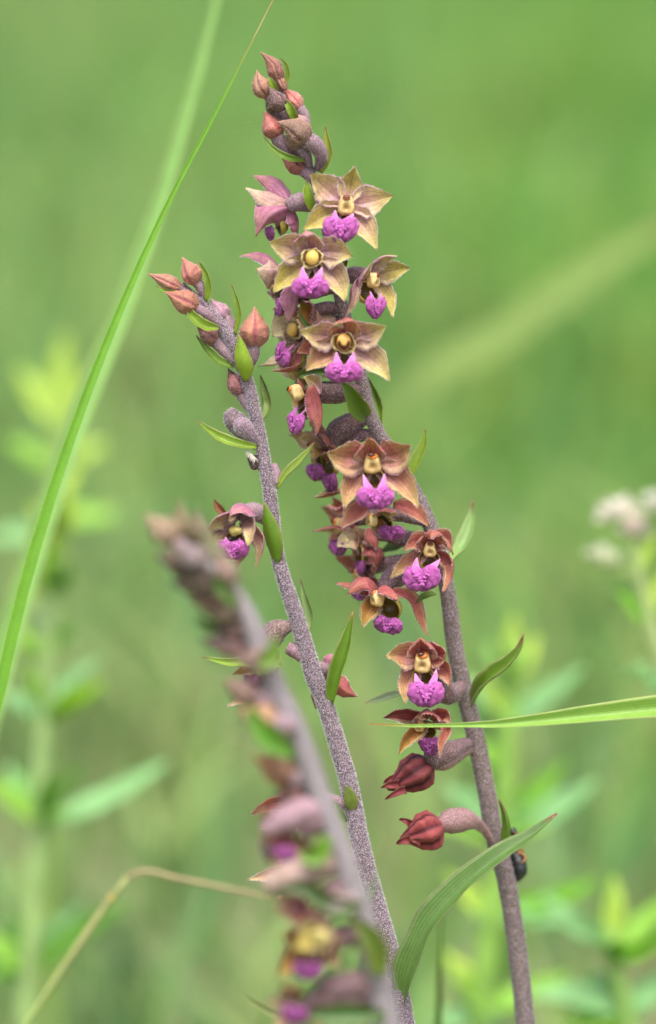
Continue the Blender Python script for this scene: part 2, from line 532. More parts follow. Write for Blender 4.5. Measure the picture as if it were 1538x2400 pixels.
def make_lip(parent, c, f, hw, hh, roll, horns, seed, shade=1.0, sub=4):
    """Heart of two swollen lobes with a warty crest, and the two upright horns above it."""
    hw, hh = hw * 0.92, hh * 0.82
    r, f, u = basis(f)
    cr, sr = math.cos(roll), math.sin(roll)
    r, u = r * cr + u * sr, u * cr - r * sr
    rs = random.Random(seed)
    mb = MB()
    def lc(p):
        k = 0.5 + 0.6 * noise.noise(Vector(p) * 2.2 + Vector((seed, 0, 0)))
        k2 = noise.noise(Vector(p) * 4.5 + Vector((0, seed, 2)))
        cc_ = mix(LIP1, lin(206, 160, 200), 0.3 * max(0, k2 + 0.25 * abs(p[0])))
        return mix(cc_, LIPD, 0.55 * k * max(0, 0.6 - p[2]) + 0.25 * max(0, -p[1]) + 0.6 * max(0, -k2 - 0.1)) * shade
    for s in (-1, 1):
        a = math.radians(-24 * s)
        rr, uu = r * math.cos(a) + u * math.sin(a), u * math.cos(a) - r * math.sin(a)
        ff = nz(f * 0.95 + r * s * 0.3)
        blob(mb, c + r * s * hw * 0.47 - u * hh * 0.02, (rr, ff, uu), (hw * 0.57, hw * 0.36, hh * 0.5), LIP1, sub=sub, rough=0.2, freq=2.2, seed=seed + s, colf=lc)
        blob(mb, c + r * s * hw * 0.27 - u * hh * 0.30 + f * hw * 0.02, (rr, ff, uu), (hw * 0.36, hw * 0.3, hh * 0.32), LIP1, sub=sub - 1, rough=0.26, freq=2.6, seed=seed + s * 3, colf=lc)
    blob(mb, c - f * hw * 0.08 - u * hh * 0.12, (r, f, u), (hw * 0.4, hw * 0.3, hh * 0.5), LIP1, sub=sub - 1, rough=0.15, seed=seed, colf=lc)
    for k in range(60):
        t = rs.random(); s = rs.choice((-1, 1))
        x = s * (0.46 * (1 - t) ** 1.1 * hw) + rs.gauss(0, 0.07) * hw
        z = (0.42 - 0.86 * t) * hh * 0.72 + rs.gauss(0, .05) * hh
        q = c + r * x + u * z + f * (hw * (0.36 + 0.07 * rs.random() - 0.28 * abs(x / hw) ** 1.5))
        rad = hw * rs.uniform(0.045, 0.10)
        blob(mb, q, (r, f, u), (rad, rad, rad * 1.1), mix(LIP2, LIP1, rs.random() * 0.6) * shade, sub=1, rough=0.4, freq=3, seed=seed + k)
    for (bx, tip) in horns:
        base = c + r * bx * hw + u * hh * 0.18 + f * hw * 0.10
        tip = np.asarray(tip)
        mid = (base + tip) / 2 + f * hw * 0.06 + r * bx * hw * 0.15
        def hc(t, v, side, kk=shade):
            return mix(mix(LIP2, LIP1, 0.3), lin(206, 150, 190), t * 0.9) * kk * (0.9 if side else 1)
        petal(mb, [base, mid, tip], hw * 0.56, f + r * -0.3 * np.sign(bx), 'horn', cup=0.7, th=5, n=9, m=5, colf=hc)
    return build(mb, 'lip', M_LIP, parent, W(c))

def make_cup(parent, c, f, r_, depth, seed):
    """The nectar cup behind the lip: a thick bowl that opens towards f."""
    r, f, u = basis(f)
    mb = MB(); V, CC, F = [], [], []
    nr, nt = 18, 7
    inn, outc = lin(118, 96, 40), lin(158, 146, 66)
    for side in (0, 1):
        for i in range(nt):
            a = (math.pi / 2) * i / (nt - 1)
            for j in range(nr):
                th = 2 * math.pi * j / nr
                rad = r_ * math.sin(a) * (1.0 if side == 0 else 1.16) + 0.6
                dp = depth * math.cos(a) * (1.0 if side == 0 else 1.15)
                V.append(c + (r * math.cos(th) + u * math.sin(th)) * rad - f * dp)
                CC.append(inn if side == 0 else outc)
    k = nr * nt
    for i in range(nt - 1):
        for j in range(nr):
            a, b = i * nr + j, i * nr + (j + 1) % nr
            F.append((a, a + nr, b + nr, b)); F.append((k + a, k + b, k + b + nr, k + a + nr))
    for j in range(nr):
        a, b = (nt - 1) * nr + j, (nt - 1) * nr + (j + 1) % nr
        F.append((a, k + a, k + b, b))
    mb.add(np.array(V), F, np.array(CC))
    return build(mb, 'lip_cup', M_CUP, parent, W(c))

CREAM, YEL, ORA, DBR = lin(216, 190, 132), lin(224, 194, 104), lin(210, 146, 76), lin(84, 40, 18)

def make_column(parent, c, f, r_, style, seed):
    """The short fleshy column with its anther cap."""
    r, f, u = basis(f)
    rs = random.Random(seed)
    mb = MB()
    if style == 'pale':
        blob(mb, c, (r, f, u), (r_, r_ * 0.8, r_ * 0.75), lin(170, 160, 92), sub=3, rough=0.25, freq=1.5, seed=seed)
        build(mb, 'column', M_CREAM, parent, W(c))
        return
    if style in ('yellow', 'orange'):
        # open ruffled collar round the cap
        V, CC, F = [], [], []
        nr, nt = 44, 5
        for side in (0, 1):
            for i in range(nt):
                t = i / (nt - 1)
                for j in range(nr):
                    th = 2 * math.pi * j / nr
                    ruf = 1 + (0.32 * noise.noise(Vector((math.cos(th) * 1.6 + seed, math.sin(th) * 1.6, 0.3))) + 0.14 * noise.noise(Vector((math.cos(th) * 5 + seed, math.sin(th) * 5, 1))) + 0.12 * abs(math.cos(th))) * t
                    rad = r_ * (0.62 + 0.30 * t) * ruf * (1.0 if side == 0 else 1.12)
                    V.append(c + (r * math.cos(th) + u * math.sin(th)) * rad + f * r_ * (-0.9 + (0.95 - 0.35 * max(0, -math.sin(th))) * t + 0.3 * noise.noise(Vector((math.cos(th) * 2.5 + seed, math.sin(th) * 2.5, 7))) * t - (0.0 if side == 0 else 0.05)))
                    CC.append(mix(lin(190, 156, 112), lin(222, 202, 148), t))
        k = nr * nt
        for i in range(nt - 1):
            for j in range(nr):
                a, b = i * nr + j, i * nr + (j + 1) % nr
                F.append((a, a + nr, b + nr, b)); F.append((k + a, k + b, k + b + nr, k + a + nr))
        for j in range(nr):
            a, b = (nt - 1) * nr + j, (nt - 1) * nr + (j + 1) % nr
            F.append((a, k + a, k + b, b))
        mb.add(np.array(V), F, np.array(CC))
        o = build(mb, 'column', M_CREAM, parent, W(c))
        a = MB()
        cc = YEL if style == 'yellow' else lin(234, 186, 104)
        def ac(p):
            # a burnt horseshoe round the lower edge of an old cap
            e = math.hypot(p[0], p[2])
            if style == 'orange' and p[2] < 0.1 and 0.35 < e < 0.92 and p[1] > 0:
                return DBR
            return mix(cc, ORA, 0.5 * max(0, e - 0.55))
        blob(a, c + f * r_ * 0.18 + u * r_ * 0.05, (r, f, u), (r_ * 0.64, r_ * 0.6, r_ * 0.76), cc, sub=3, rough=0.06, seed=seed, colf=ac)
        build(a, 'anther_cap', M_CREAM, parent, W(c))
    else:
        v, fc = ICO[4]
        A = np.stack([r * r_ * 0.84, f * r_ * 0.8, u * r_ * 0.98])
        vv, cl = [], []
        for p in v:
            q = p / (np.sum(np.abs(p) ** 3.2) ** (1 / 3.2))
            q = q * (1 + 0.12 * noise.noise(Vector(p) * 1.7 + Vector((seed, 0, 0))) + 0.05 * noise.noise(Vector(p) * 5 + Vector((0, seed, 0))))
            q[0] *= 0.86 + 0.16 * q[2] * -1
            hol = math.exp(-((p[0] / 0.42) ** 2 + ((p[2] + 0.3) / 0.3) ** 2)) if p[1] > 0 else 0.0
            q[1] -= 0.5 * hol
            vv.append(q)
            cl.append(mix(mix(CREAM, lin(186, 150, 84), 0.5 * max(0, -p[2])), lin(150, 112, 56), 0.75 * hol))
        mb.add(c - f * r_ * 0.25 + np.array(vv) @ A, [q[::-1] for q in fc], np.array(cl))
        build(mb, 'column', M_CREAM, parent, W(c))
        a = MB()
        sp = c + u * r_ * 0.66 + f * r_ * 0.40
        ff = nz(f * 0.75 + u * 0.6)
        r2, ff, u2 = basis(ff, (0, 0.2, 1))
        if style == 'opened':
            blob(a, sp, (r2, ff, u2), (r_ * 0.52, r_ * 0.22, r_ * 0.4), lin(222, 130, 60), sub=2, rough=0.12, seed=seed)
            blob(a, sp + ff * r_ * 0.16 - r2 * r_ * 0.1, (r2, ff, u2), (r_ * 0.33, r_ * 0.16, r_ * 0.29), DBR, sub=2, rough=0.3, seed=seed + 3)
        else:
            blob(a, sp, (r2, ff, u2), (r_ * 0.4, r_ * 0.2, r_ * 0.34), lin(150, 84, 50), sub=2, rough=0.2, seed=seed)
            blob(a, sp + ff * r_ * 0.1, (r2, ff, u2), (r_ * 0.3, r_ * 0.15, r_ * 0.24), lin(110, 56, 36), sub=2, rough=0.35, seed=seed + 3)
        build(a, 'anther_cap', M_CREAM, parent, W(c))

def flower(plant, seed, c, f, tepals, lip=None, column=None, cup=None, ovary=None, orad=(10, 17, 20, 13), obase=OV_A, pal='fresh', down=0.05, lipshade=1.0, name='flower', odl=4.0, frw=1.0, ws=1.0):
    """tepals: (kind, x, y, dd, width, options); all places are (x, y) of the picture with depth dd from the flower's own."""
    x, y, d = c
    cp = C(x, y, d)
    f = nz(f)
    e = empty(name, W(cp) - world_of(plant)); e.parent = plant
    items = []
    for i, tp in enumerate(tepals):
        kind, tx, ty, dd, w = tp[:5]
        w = w * ws
        op = dict(tp[5]) if len(tp) > 5 else {}
        tip = C(tx, ty, d + dd)
        dr = tip - cp; dr = dr - f * np.dot(dr, f)
        base = C(*op['from']) if 'from' in op else cp - f * 9 + nz(dr) * 7
        ln = np.linalg.norm(tip - base)
        if 'via' in op:
            pts = [base] + [C(q[0], q[1], d + q[2]) for q in op['via']] + [tip]
        else:
            pts = [base, (base + tip) / 2 - f * op.get('bow', 0.16) * ln, tip]
        mb = MB()
        fr = petal(mb, pts, w, op.get('nrm', f), 'petal' if kind == 'petal' else 'sepal', cup=op.get('cup', 0.55) * 1.35, fold=op.get('fold', 0.12), ripple=op.get('ripple', 0.03 * w), th=op.get('th', 3.5), n=18, m=14, groove=1.0,
                   colf=tepcol(op.get('pal', pal), seed * 31 + i), twist=op.get('twist', 0.0), seed=seed + i)
        o = build(mb, {'dorsal': 'dorsal_sepal', 'sepal': 'lateral_sepal', 'petal': 'petal'}[kind], M_PETAL, e)
        if frw:
            items.append(fringe(fr, seed * 7 + i, lin(236, 214, 234) * frw))
    if cup:
        make_cup(e, C(cup[0], cup[1], d + cup[2]), f if len(cup) < 5 else cup[4], cup[3], cup[3] * 1.1, seed)
    if column:
        make_column(e, C(column[0], column[1], d + column[2]), f if len(column) < 6 else column[5], column[3], column[4], seed)
    if lip:
        lx, ly, ld, hw, hh = lip[:5]
        op = lip[5] if len(lip) > 5 else {}
        hs = [(-0.3 if k == 0 else 0.3, C(q[0], q[1], d + (q[2] if len(q) > 2 else ld - 4))) for k, q in enumerate(op.get('horns', []))]
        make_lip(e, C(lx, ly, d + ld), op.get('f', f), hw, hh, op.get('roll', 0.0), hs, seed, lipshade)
    if ovary:
        o, it = make_ovary(e, ovary, orad, obase, seed, down, odl)
        items += it
    if items:
        hair_obj(items, 'fine_down', e)
    return e

def side_flower(plant, seed, c, f, sc, pal, ovary, lipshade=0.7, orad=(11, 17, 18, 11)):
    """A flower of the ordinary plan, turned to face f."""
    rs = random.Random(seed)
    cp = C(*c); k = (DIST + c[2]) / DIST
    r, f, u = basis(nz(f))
    def pt(v):
        q = cp + v
        kk = (DIST + q[1]) / DIST
        return q[0] / kk + 769.0, 1200.0 - q[2] / kk, q[1] - c[2]
    tp = []
    for kind, a, w in (('dorsal', 90, .62), ('petal', 152, .74), ('petal', 28, .74), ('sepal', 222, .64), ('sepal', -42, .64)):
        a = math.radians(a + rs.uniform(-12, 12)); L = sc * rs.uniform(0.88, 1.12)
        tp.append((kind, *pt((r * math.cos(a) + u * math.sin(a)) * L + f * sc * rs.uniform(0.0, 0.5)), sc * w, {'twist': rs.uniform(-0.5, 0.5), 'ripple': rs.uniform(1, 4)}))
    lx = pt(-u * sc * 0.62 + f * sc * 0.35); cx = pt(f * sc * 0.25); ux = pt(-u * sc * 0.34 + f * sc * 0.1)
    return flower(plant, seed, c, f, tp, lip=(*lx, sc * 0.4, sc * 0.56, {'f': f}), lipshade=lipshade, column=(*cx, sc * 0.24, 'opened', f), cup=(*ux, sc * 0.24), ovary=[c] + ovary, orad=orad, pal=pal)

def bud(plant, seed, base, tip, r, cola, colb, seam=lin(150, 50, 80), ovary=None, orad=(9, 11, 14), obase=OV_B, bend=(0, 0), down=0.05, dl=3.5):
    pb, pt = C(*base), C(*tip)
    mid = (pb + pt) / 2 + np.array([bend[0], 0, bend[1]])
    rs = random.Random(seed); th0 = math.pi / 2 + rs.uniform(-0.7, 0.7); o_ = rs.uniform(0, 40)
    def cf(t, th):
        k = 0.5 + 0.5 * noise.noise(Vector((t * 2.5 + o_, math.cos(th) * 1.5, math.sin(th) * 1.5)))
        c = mix(cola, colb, t * 0.7 + 0.6 * (k - 0.5)) * 0.82
        s = math.cos(3 * (th - th0))
        if t > 0.1:
            c = mix(c, seam, 0.9 * max(0, s - 0.84) / 0.16)
            c = mix(c, colb * 1.15, 0.5 * max(0, math.cos(3 * (th - th0 - 0.34)) - 0.8) / 0.2)
        if t > 0.95:
            c = mix(c, lin(200, 150, 110), 0.5)
        return c
    mb = MB()
    pr = np.array([.42, .70, .9, 1.0, .98, .88, .72, .52, .33, .17, .03]) * r
    tube(mb, [pb, mid, pt], pr, nseg=20, nr=60, colf=cf, ridge=0.02, nridge=3, wob=0.12, seam=(th0, 3, 0.13))
    b = build(mb, 'bud', M_BUD, plant)
    items = []
    v, _, _ = mb.arrays()
    if down:
        items.append(hair(v, mb.f, down * 1.3, dl, 1.0, seed, lin(222, 196, 188)))
    if ovary:
        o, it = make_ovary(b, ovary, orad, obase, seed, down * 1.6, dl + 1)
        items += it
    if items:
        hair_obj(items, 'fine_down', b)
    return b

GREEN, GREEN2, GDARK, GYEL = lin(138, 172, 52), lin(112, 152, 42), lin(92, 126, 48), lin(172, 186, 76)

def bract(plant, seed, pts, w, nrm=(0, -1, 0), colr=None, tip=None, cup=0.8, fold=0.3, name='bract', twist=0.0, prof='bract', th=3.5, tipk=0.86, ripple=0.6, edge=None, mat=None, n=16):
    rs = random.Random(seed); o = rs.uniform(0, 30)
    c1 = GREEN if colr is None else colr
    c2 = c1 * 0.72
    tc = lin(120, 70, 45) if tip is None else tip
    def cf(t, v, side):
        k = noise.noise(Vector((t * 3 + o, v * 1.2, 0)))
        c = mix(c1, c2, 0.35 + 0.6 * k + (0.25 if side else 0))
        c = mix(c, c1 * np.array([1.25, 1.12, 0.8]), 0.4 * max(0, 1 - t * 2.5))
        if t > tipk:
            c = mix(c, tc, (t - tipk) / max(1 - tipk, 1e-6) * 1.3)
        if abs(v) > 0.9:
            c = mix(c, edge if edge is not None else lin(190, 175, 120), 0.45)
        return c
    mb = MB()
    petal(mb, [C(*p) for p in pts], w, np.asarray(nrm, float), prof, cup=cup, fold=fold, th=th, n=n, m=8, colf=cf, twist=twist, seed=seed, ripple=ripple)
    return build(mb, name, mat or M_LEAF, plant)

def stem(plant, seed, pts, radii, base, down, dl, tint=lin(118, 104, 70), hairrgb=WHITE, name='stem'):
    o_ = seed * 3.1
    def cf(t, th):
        k = 0.5 + 0.5 * noise.noise(Vector((t * 9 + o_, math.cos(th), math.sin(th))))
        return mix(base, tint, 0.55 * k) * (0.85 + 0.3 * k)
    mb = MB()
    tube(mb, [C(*p) for p in pts], radii, nseg=len(pts) * 8, nr=16, colf=cf, wob=0.06)
    s = build(mb, name, M_STEM, plant)
    v, _, _ = mb.arrays()
    if down:
        # no down below the picture's foot: it ends where leaves would clasp the stem
        vis = [f for f in mb.f if v[f[0]][2] > -1500]
        hair_obj([hair(v, vis, down, dl, 1.0, seed, hairrgb)], 'stem_down', s)
    return s

def foot(px, py, d, lean=0.0):
    """Point of the ground reached by going on straight down below a picture point, as (x, y, d) for C()."""
    p = W(C(px, py, d))
    g = np.array([p[0] + lean, p[1], 0.0])
    q = (g - C0) @ np.stack([AX, AY, AZ]).T / S
    k = (DIST + q[1]) / DIST
    return (q[0] / k + 769.0, 1200.0 - q[2] / k, q[1])

# ------------------------------------------------------------------ ground
def make_ground():
    m, nt, b, out = new_mat('meadow_soil')
    N, L = nt.nodes, nt.links
    tc = N.new('ShaderNodeTexCoord')
    no = N.new('ShaderNodeTexNoise'); no.inputs['Scale'].default_value = 2.2; no.inputs['Detail'].default_value = 8
    L.new(tc.outputs['Object'], no.inputs['Vector'])
    cr = N.new('ShaderNodeValToRGB')
    cr.color_ramp.elements[0].position = 0.35; cr.color_ramp.elements[0].color = (*lin(84, 116, 62), 1)
    cr.color_ramp.elements[1].position = 0.7; cr.color_ramp.elements[1].color = (*lin(134, 124, 96), 1)
    L.new(no.outputs['Fac'], cr.inputs[0]); L.new(cr.outputs[0], b.inputs['Base Color'])
    b.inputs['Roughness'].default_value = 0.9
    bp = N.new('ShaderNodeBump'); bp.inputs['Strength'].default_value = 0.6; bp.inputs['Distance'].default_value = 0.02
    n2 = N.new('ShaderNodeTexNoise'); n2.inputs['Scale'].default_value = 40; n2.inputs['Detail'].default_value = 6
    L.new(tc.outputs['Object'], n2.inputs['Vector']); L.new(n2.outputs['Fac'], bp.inputs['Height']); L.new(bp.outputs[0], b.inputs['Normal'])
    # one sheet, finer and gently uneven near the plants
    xs = np.concatenate([[-1500, -300, -60, -15], np.linspace(-6, 6, 25), [15, 60, 300, 1500]])
    ys = np.concatenate([[-1500, -300, -60, -15], np.linspace(-3, 12, 31), [20, 60, 300, 1500]])
    V = []
    for y in ys:
        for x in xs:
            k = 1.0 if max(abs(x), abs(y)) < 14 else 0.0
            V.append((x, y, k * (0.018 * noise.noise(Vector((x * .9, y * .9, 4))) - 0.004)))
    nx = len(xs)
    F = [(j * nx + i, j * nx + i + 1, (j + 1) * nx + i + 1, (j + 1) * nx + i) for j in range(len(ys) - 1) for i in range(nx - 1)]
    me = bpy.data.meshes.new('ground'); me.from_pydata(V, [], F)
    me.polygons.foreach_set('use_smooth', np.ones(len(F), bool))
    me.materials.append(m)
    o = bpy.data.objects.new('ground', me); col.objects.link(o)
    tag(o, 'mossy meadow ground hidden under soft green grass', 'ground', kind='structure')
make_ground()

def patch(x, y, f, o):
    return 0.5 + 0.5 * noise.noise(Vector((x * f + o, y * f, o * 2)))

def make_field():
    """Meadow grass: one mesh of bent blades that thins out with distance."""
    g = np.random.default_rng(11)
    V, F, CL = [], [], []
    n = 0
    spots = []
    for y0, y1, dens, hl, hh in ((-0.45, 0.22, 900, .03, .08), (0.22, 0.6, 2400, .04, .09), (0.6, 1.4, 2300, .05, .12), (1.4, 3.0, 1500, .07, .16), (3.0, 6.0, 800, .09, .22), (6.0, 11.0, 350, .12, .28)):
        for _ in range(int((y1 - y0) * dens * (0.9 + 0.62 * (y0 + y1) / 2))):
            y = y0 + (y1 - y0) * g.random()
            hw = 0.45 + 0.31 * max(y, 0)
            x = (g.random() * 2 - 1) * hw
            spots.append((x, y, hl + (hh - hl) * g.random()))
    cols_ = [lin(98, 158, 54), lin(126, 172, 70), lin(154, 184, 94), lin(86, 146, 72), lin(168, 172, 110), lin(110, 174, 104)]
    for x, y, h in spots:
        p1 = patch(x, y, 1.6, 3.0); p2 = patch(x, y, 4.5, 9.0)
        h *= 0.7 + 0.6 * p2
        az = g.random() * 6.283; lean = h * (0.15 + 0.75 * g.random())
        dx, dy = math.cos(az), math.sin(az)
        w = (0.0016 + 0.0022 * g.random()) * (1 + 0.18 * max(y, 0))
        fa = g.random() * 6.283; sx, sy = math.cos(fa) * w, math.sin(fa) * w
        wts = np.array([p1 * 1.4, 1.0, p2 * 1.2, 1.2 - p1, 0.75 * max(0, p2 - .35) + 0.1, 0.35]); wts = np.maximum(wts, 0.02)
        c = cols_[g.choice(6, p=wts / wts.sum())] * (0.8 + 0.4 * g.random())
        # a paler, hazier look is mixed into the grass colour, west and close in
        dry = min(1.0, max(0.0, 0.45 - 4.0 * x / (y + 0.6))) * 0.24 + 0.2 * max(0.0, 1 - y / 1.6)  # dry is only the weight of that grey-green mix
        c = mix(c, lin(170, 176, 146), dry * (0.5 + p2))
        for t, ww in ((0, .8), (.4, 1), (.75, .6), (1, .05)):
            bx, by, bz = x + dx * lean * t * t, y + dy * lean * t * t, h * (t - 0.22 * t * t * lean / h) - 0.02 * (t == 0)
            V.append((bx - sx * ww, by - sy * ww, bz)); V.append((bx + sx * ww, by + sy * ww, bz))
            CL.append(c * (0.9 + 0.15 * t)); CL.append(c * (0.9 + 0.15 * t))
        for q in range(3):
            a = n + 2 * q
            F.append((a, a + 1, a + 3, a + 2))
        n += 8
    o = link_mesh('meadow_grass', np.array(V), F, np.array(CL), None, M_FIELD, None, np.zeros(3))
    tag(o, 'short green meadow grass spread behind the orchids, far out of focus', 'grass', kind='stuff')
make_field()

# ------------------------------------------------------------------ orchid in full flower (the tallest)
FA = foot(1238, 2440, 290, 0.012)
PA = empty('orchid_plant', W(C(*FA)), 'tallest orchid, brown stem with many open pink and yellow-green flowers', 'orchid', 'orchid plants')
stA = [FA, (1240, 2520, 295), (1232, 2400, 285), (1227, 2348, 280), (1207, 2185, 260), (1185, 2055, 240), (1159, 1960, 225), (1142, 1863, 210), (1116, 1733, 190), (1084, 1603, 170), (1063, 1495, 155),
       (1051, 1399, 145), (1030, 1300, 130), (1003, 1219, 120), (967, 1145, 110), (926, 1075, 100), (886, 1012, 92), (864, 965, 88), (848, 894, 80), (826, 800, 72), (800, 710, 66), (786, 640, 60), (768, 545, 52), (742, 440, 42), (722, 385, 36), (700, 325, 32), (680, 275, 30), (660, 220, 28), (650, 185, 26)]
rdA = [24.5, 23.5, 23.5, 23.0, 22.5, 22.5, 22.5, 22.0, 21.5, 21.0, 19.5, 19.0, 18.5, 18.0, 17.5, 17.0, 16.5, 16.5, 16.0, 15.5, 14.5, 14.0, 13.0, 11.5, 10.0, 8.5, 7.0, 5.5, 4.0]
stem(PA, 1, stA, rdA, lin(96, 80, 80), 0.05, 5.0, hairrgb=lin(200, 186, 192))

FR = (0, -1, 0)
# top flower
flower(PA, 11, (812, 480, -45), (0.03, -1, 0.02), [
    ('dorsal', 832, 390, -8, 66, {'pal': 'olive', 'cup': 0.5}),
    ('petal', 728, 406, -14, 84, {'cup': 0.45}),
    ('petal', 922, 458, -14, 80, {'cup': 0.4}),
    ('sepal', 712, 540, 0, 66, {'pal': 'olive', 'via': [(755, 508, 10)]}),
    ('sepal', 884, 586, -4, 66, {'via': [(855, 530, 8)]}),
], lip=(799, 534, -28, 42, 66, {'horns': [(786, 492, -26), (829, 500, -26)]}), column=(812, 481, -18, 25, 'spot'), cup=(806, 512, -6, 20),
    ovary=[(812, 480, -36), (806, 478, 0), (790, 490, 30), (768, 530, 48)])
# second flower, nodding hood
flower(PA, 12, (732, 606, -60), (-0.02, -1, -0.08), [
    ('dorsal', 711, 554, -58, 84, {'via': [(722, 556, -16), (718, 545, -40)], 'cup': 0.6, 'nrm': (0, -0.5, -1), 'pal': 'mauve'}),
    ('petal', 630, 568, -26, 78, {'from': (718, 590, -52), 'via': [(685, 580, -4)], 'cup': 0.45, 'nrm': (0, -1, -0.25)}),
    ('petal', 828, 600, -26, 80, {'from': (748, 590, -52), 'via': [(778, 588, -2)], 'cup': 0.45, 'nrm': (0, -1, -0.25)}),
    ('sepal', 640, 686, -14, 74, {'via': [(682, 640, 4)], 'pal': 'olive'}),
    ('sepal', 809, 708, -10, 76, {'via': [(785, 648, 4)]}),
], lip=(727, 671, -36, 46, 54, {'horns': [(710, 624, -26), (755, 626, -26)]}), column=(732, 605, -22, 24, 'yellow'), cup=(733, 634, -10, 21),
    ovary=[(732, 606, -50), (742, 600, -10), (760, 590, 30), (776, 585, 55)])
# third, turned to the right
flower(PA, 13, (872, 652, -10), (0.62, -0.75, -0.25), [
    ('dorsal', 932, 600, -26, 46, {'via': [(890, 608, -14)], 'nrm': (0.3, -0.5, -0.9), 'pal': 'fresh'}),
    ('petal', 963, 627, 4, 58, {'via': [(918, 634, 8)], 'nrm': (0.2, -1, -0.1), 'pal': 'olive'}),
    ('petal', 872, 618, -44, 36, {'from': (838, 668, -14), 'via': [(852, 642, -30)], 'nrm': (0.8, -0.6, 0), 'pal': 'fresh'}),
    ('sepal', 805, 748, -16, 34, {'from': (846, 652, -12), 'via': [(826, 676, -22), (820, 712, -20)], 'nrm': (0.8, -0.6, 0.1), 'fold': 0.5, 'pal': 'mauve'}),
    ('sepal', 920, 745, 0, 44, {'via': [(905, 690, 10)], 'nrm': (0.4, -1, 0), 'pal': 'olive'}),
], lip=(880, 718, -16, 27, 60, {'f': (0.55, -0.8, -0.1), 'horns': [(868, 682, -24), (893, 686, -10)]}), column=(879, 657, -16, 18, 'spot', (0.75, -0.6, -0.1)), cup=(862, 684, -4, 24, (0.5, -0.75, 0.35)),
    ovary=[(868, 650, 0), (850, 645, 14), (828, 645, 28), (794, 660, 58)], orad=(12, 18, 20, 13))
# fourth
flower(PA, 14, (806, 803, -70), (0.02, -1, -0.06), [
    ('dorsal', 792, 764, -66, 86, {'via': [(806, 766, -20), (812, 748, -48)], 'cup': 0.6, 'nrm': (0, -0.5, -1), 'pal': 'red'}),
    ('petal', 703, 776, -34, 74, {'from': (792, 788, -62), 'via': [(758, 785, -4)], 'cup': 0.45, 'nrm': (0, -1, -0.2)}),
    ('petal', 905, 764, -34, 74, {'from': (820, 788, -62), 'via': [(852, 784, -2)], 'cup': 0.45, 'nrm': (0, -1, -0.2)}),
    ('sepal', 716, 870, -14, 72, {'via': [(765, 825, 6)], 'pal': 'red'}),
    ('sepal', 914, 893, -14, 76, {'via': [(870, 838, 6)]}),
], lip=(806, 870, -40, 46, 52, {'horns': [(789, 824, -28), (829, 824, -28)]}), column=(806, 803, -22, 26, 'orange'), cup=(807, 834, -10, 22),
    ovary=[(806, 803, -60), (806, 812, -20), (816, 830, 30), (834, 850, 74)])
# fifth
flower(PA, 15, (872, 1085, -70), (0.02, -1, -0.04), [
    ('dorsal', 866, 1026, -62, 92, {'via': [(868, 1052, -14), (867, 1032, -42)], 'cup': 0.8, 'nrm': (0, -0.7, -0.8), 'pal': 'red'}),
    ('petal', 767, 1060, -32, 92, {'from': (858, 1072, -62), 'via': [(820, 1072, -2)], 'cup': 0.45, 'pal': 'red', 'nrm': (0, -1, -0.15)}),
    ('petal', 964, 1042, -34, 92, {'from': (888, 1070, -62), 'via': [(920, 1066, -2)], 'cup': 0.45, 'pal': 'red', 'nrm': (0, -1, -0.15)}),
    ('sepal', 807, 1192, -12, 66, {'via': [(826, 1135, 4)], 'pal': 'red'}),
    ('sepal', 981, 1190, -12, 72, {'via': [(935, 1120, 4)], 'pal': 'red'}),
], lip=(880, 1164, -40, 45, 58, {'horns': [(852, 1112, -28), (901, 1110, -28)]}), column=(873, 1085, -20, 26, 'opened'), cup=(874, 1122, -10, 23),
    ovary=[(872, 1085, -60), (880, 1085, -10), (905, 1080, 40), (935, 1090, 98)])
# sixth, ragged old flower beside the stem
flower(PA, 16, (1008, 1290, 8), (-0.05, -1, -0.05), [
    ('dorsal', 1010, 1264, -52, 84, {'via': [(1010, 1264, -8), (1012, 1246, -32)], 'cup': 0.7, 'nrm': (0, -0.6, -0.9), 'pal': 'rose', 'ripple': 5}),
    ('petal', 946, 1290, -40, 54, {'via': [(972, 1268, -10)], 'nrm': (0.7, -0.8, 0), 'pal': 'rose', 'ripple': 4}),
    ('petal', 1060, 1300, -34, 56, {'via': [(1048, 1262, -16)], 'nrm': (-0.6, -0.8, 0), 'pal': 'rose', 'ripple': 5}),
    ('sepal', 914, 1356, -18, 46, {'via': [(960, 1316, 0)], 'pal': 'red', 'ripple': 3}),
    ('sepal', 1038, 1391, -20, 48, {'via': [(1060, 1320, 0), (1056, 1356, -8)], 'pal': 'rose', 'nrm': (-0.7, -0.7, 0), 'fold': 0.5, 'ripple': 4}),
], lip=(989, 1353, -34, 46, 66, {'roll': 0.1, 'horns': [(978, 1306, -24), (1032, 1310, -24)]}), column=(1008, 1288, -16, 19, 'spot'), cup=(1006, 1312, -8, 22),
    ovary=[(1008, 1290, 18), (1018, 1296, 60), (1030, 1300, 95), (1034, 1306, 128)], pal='rose')
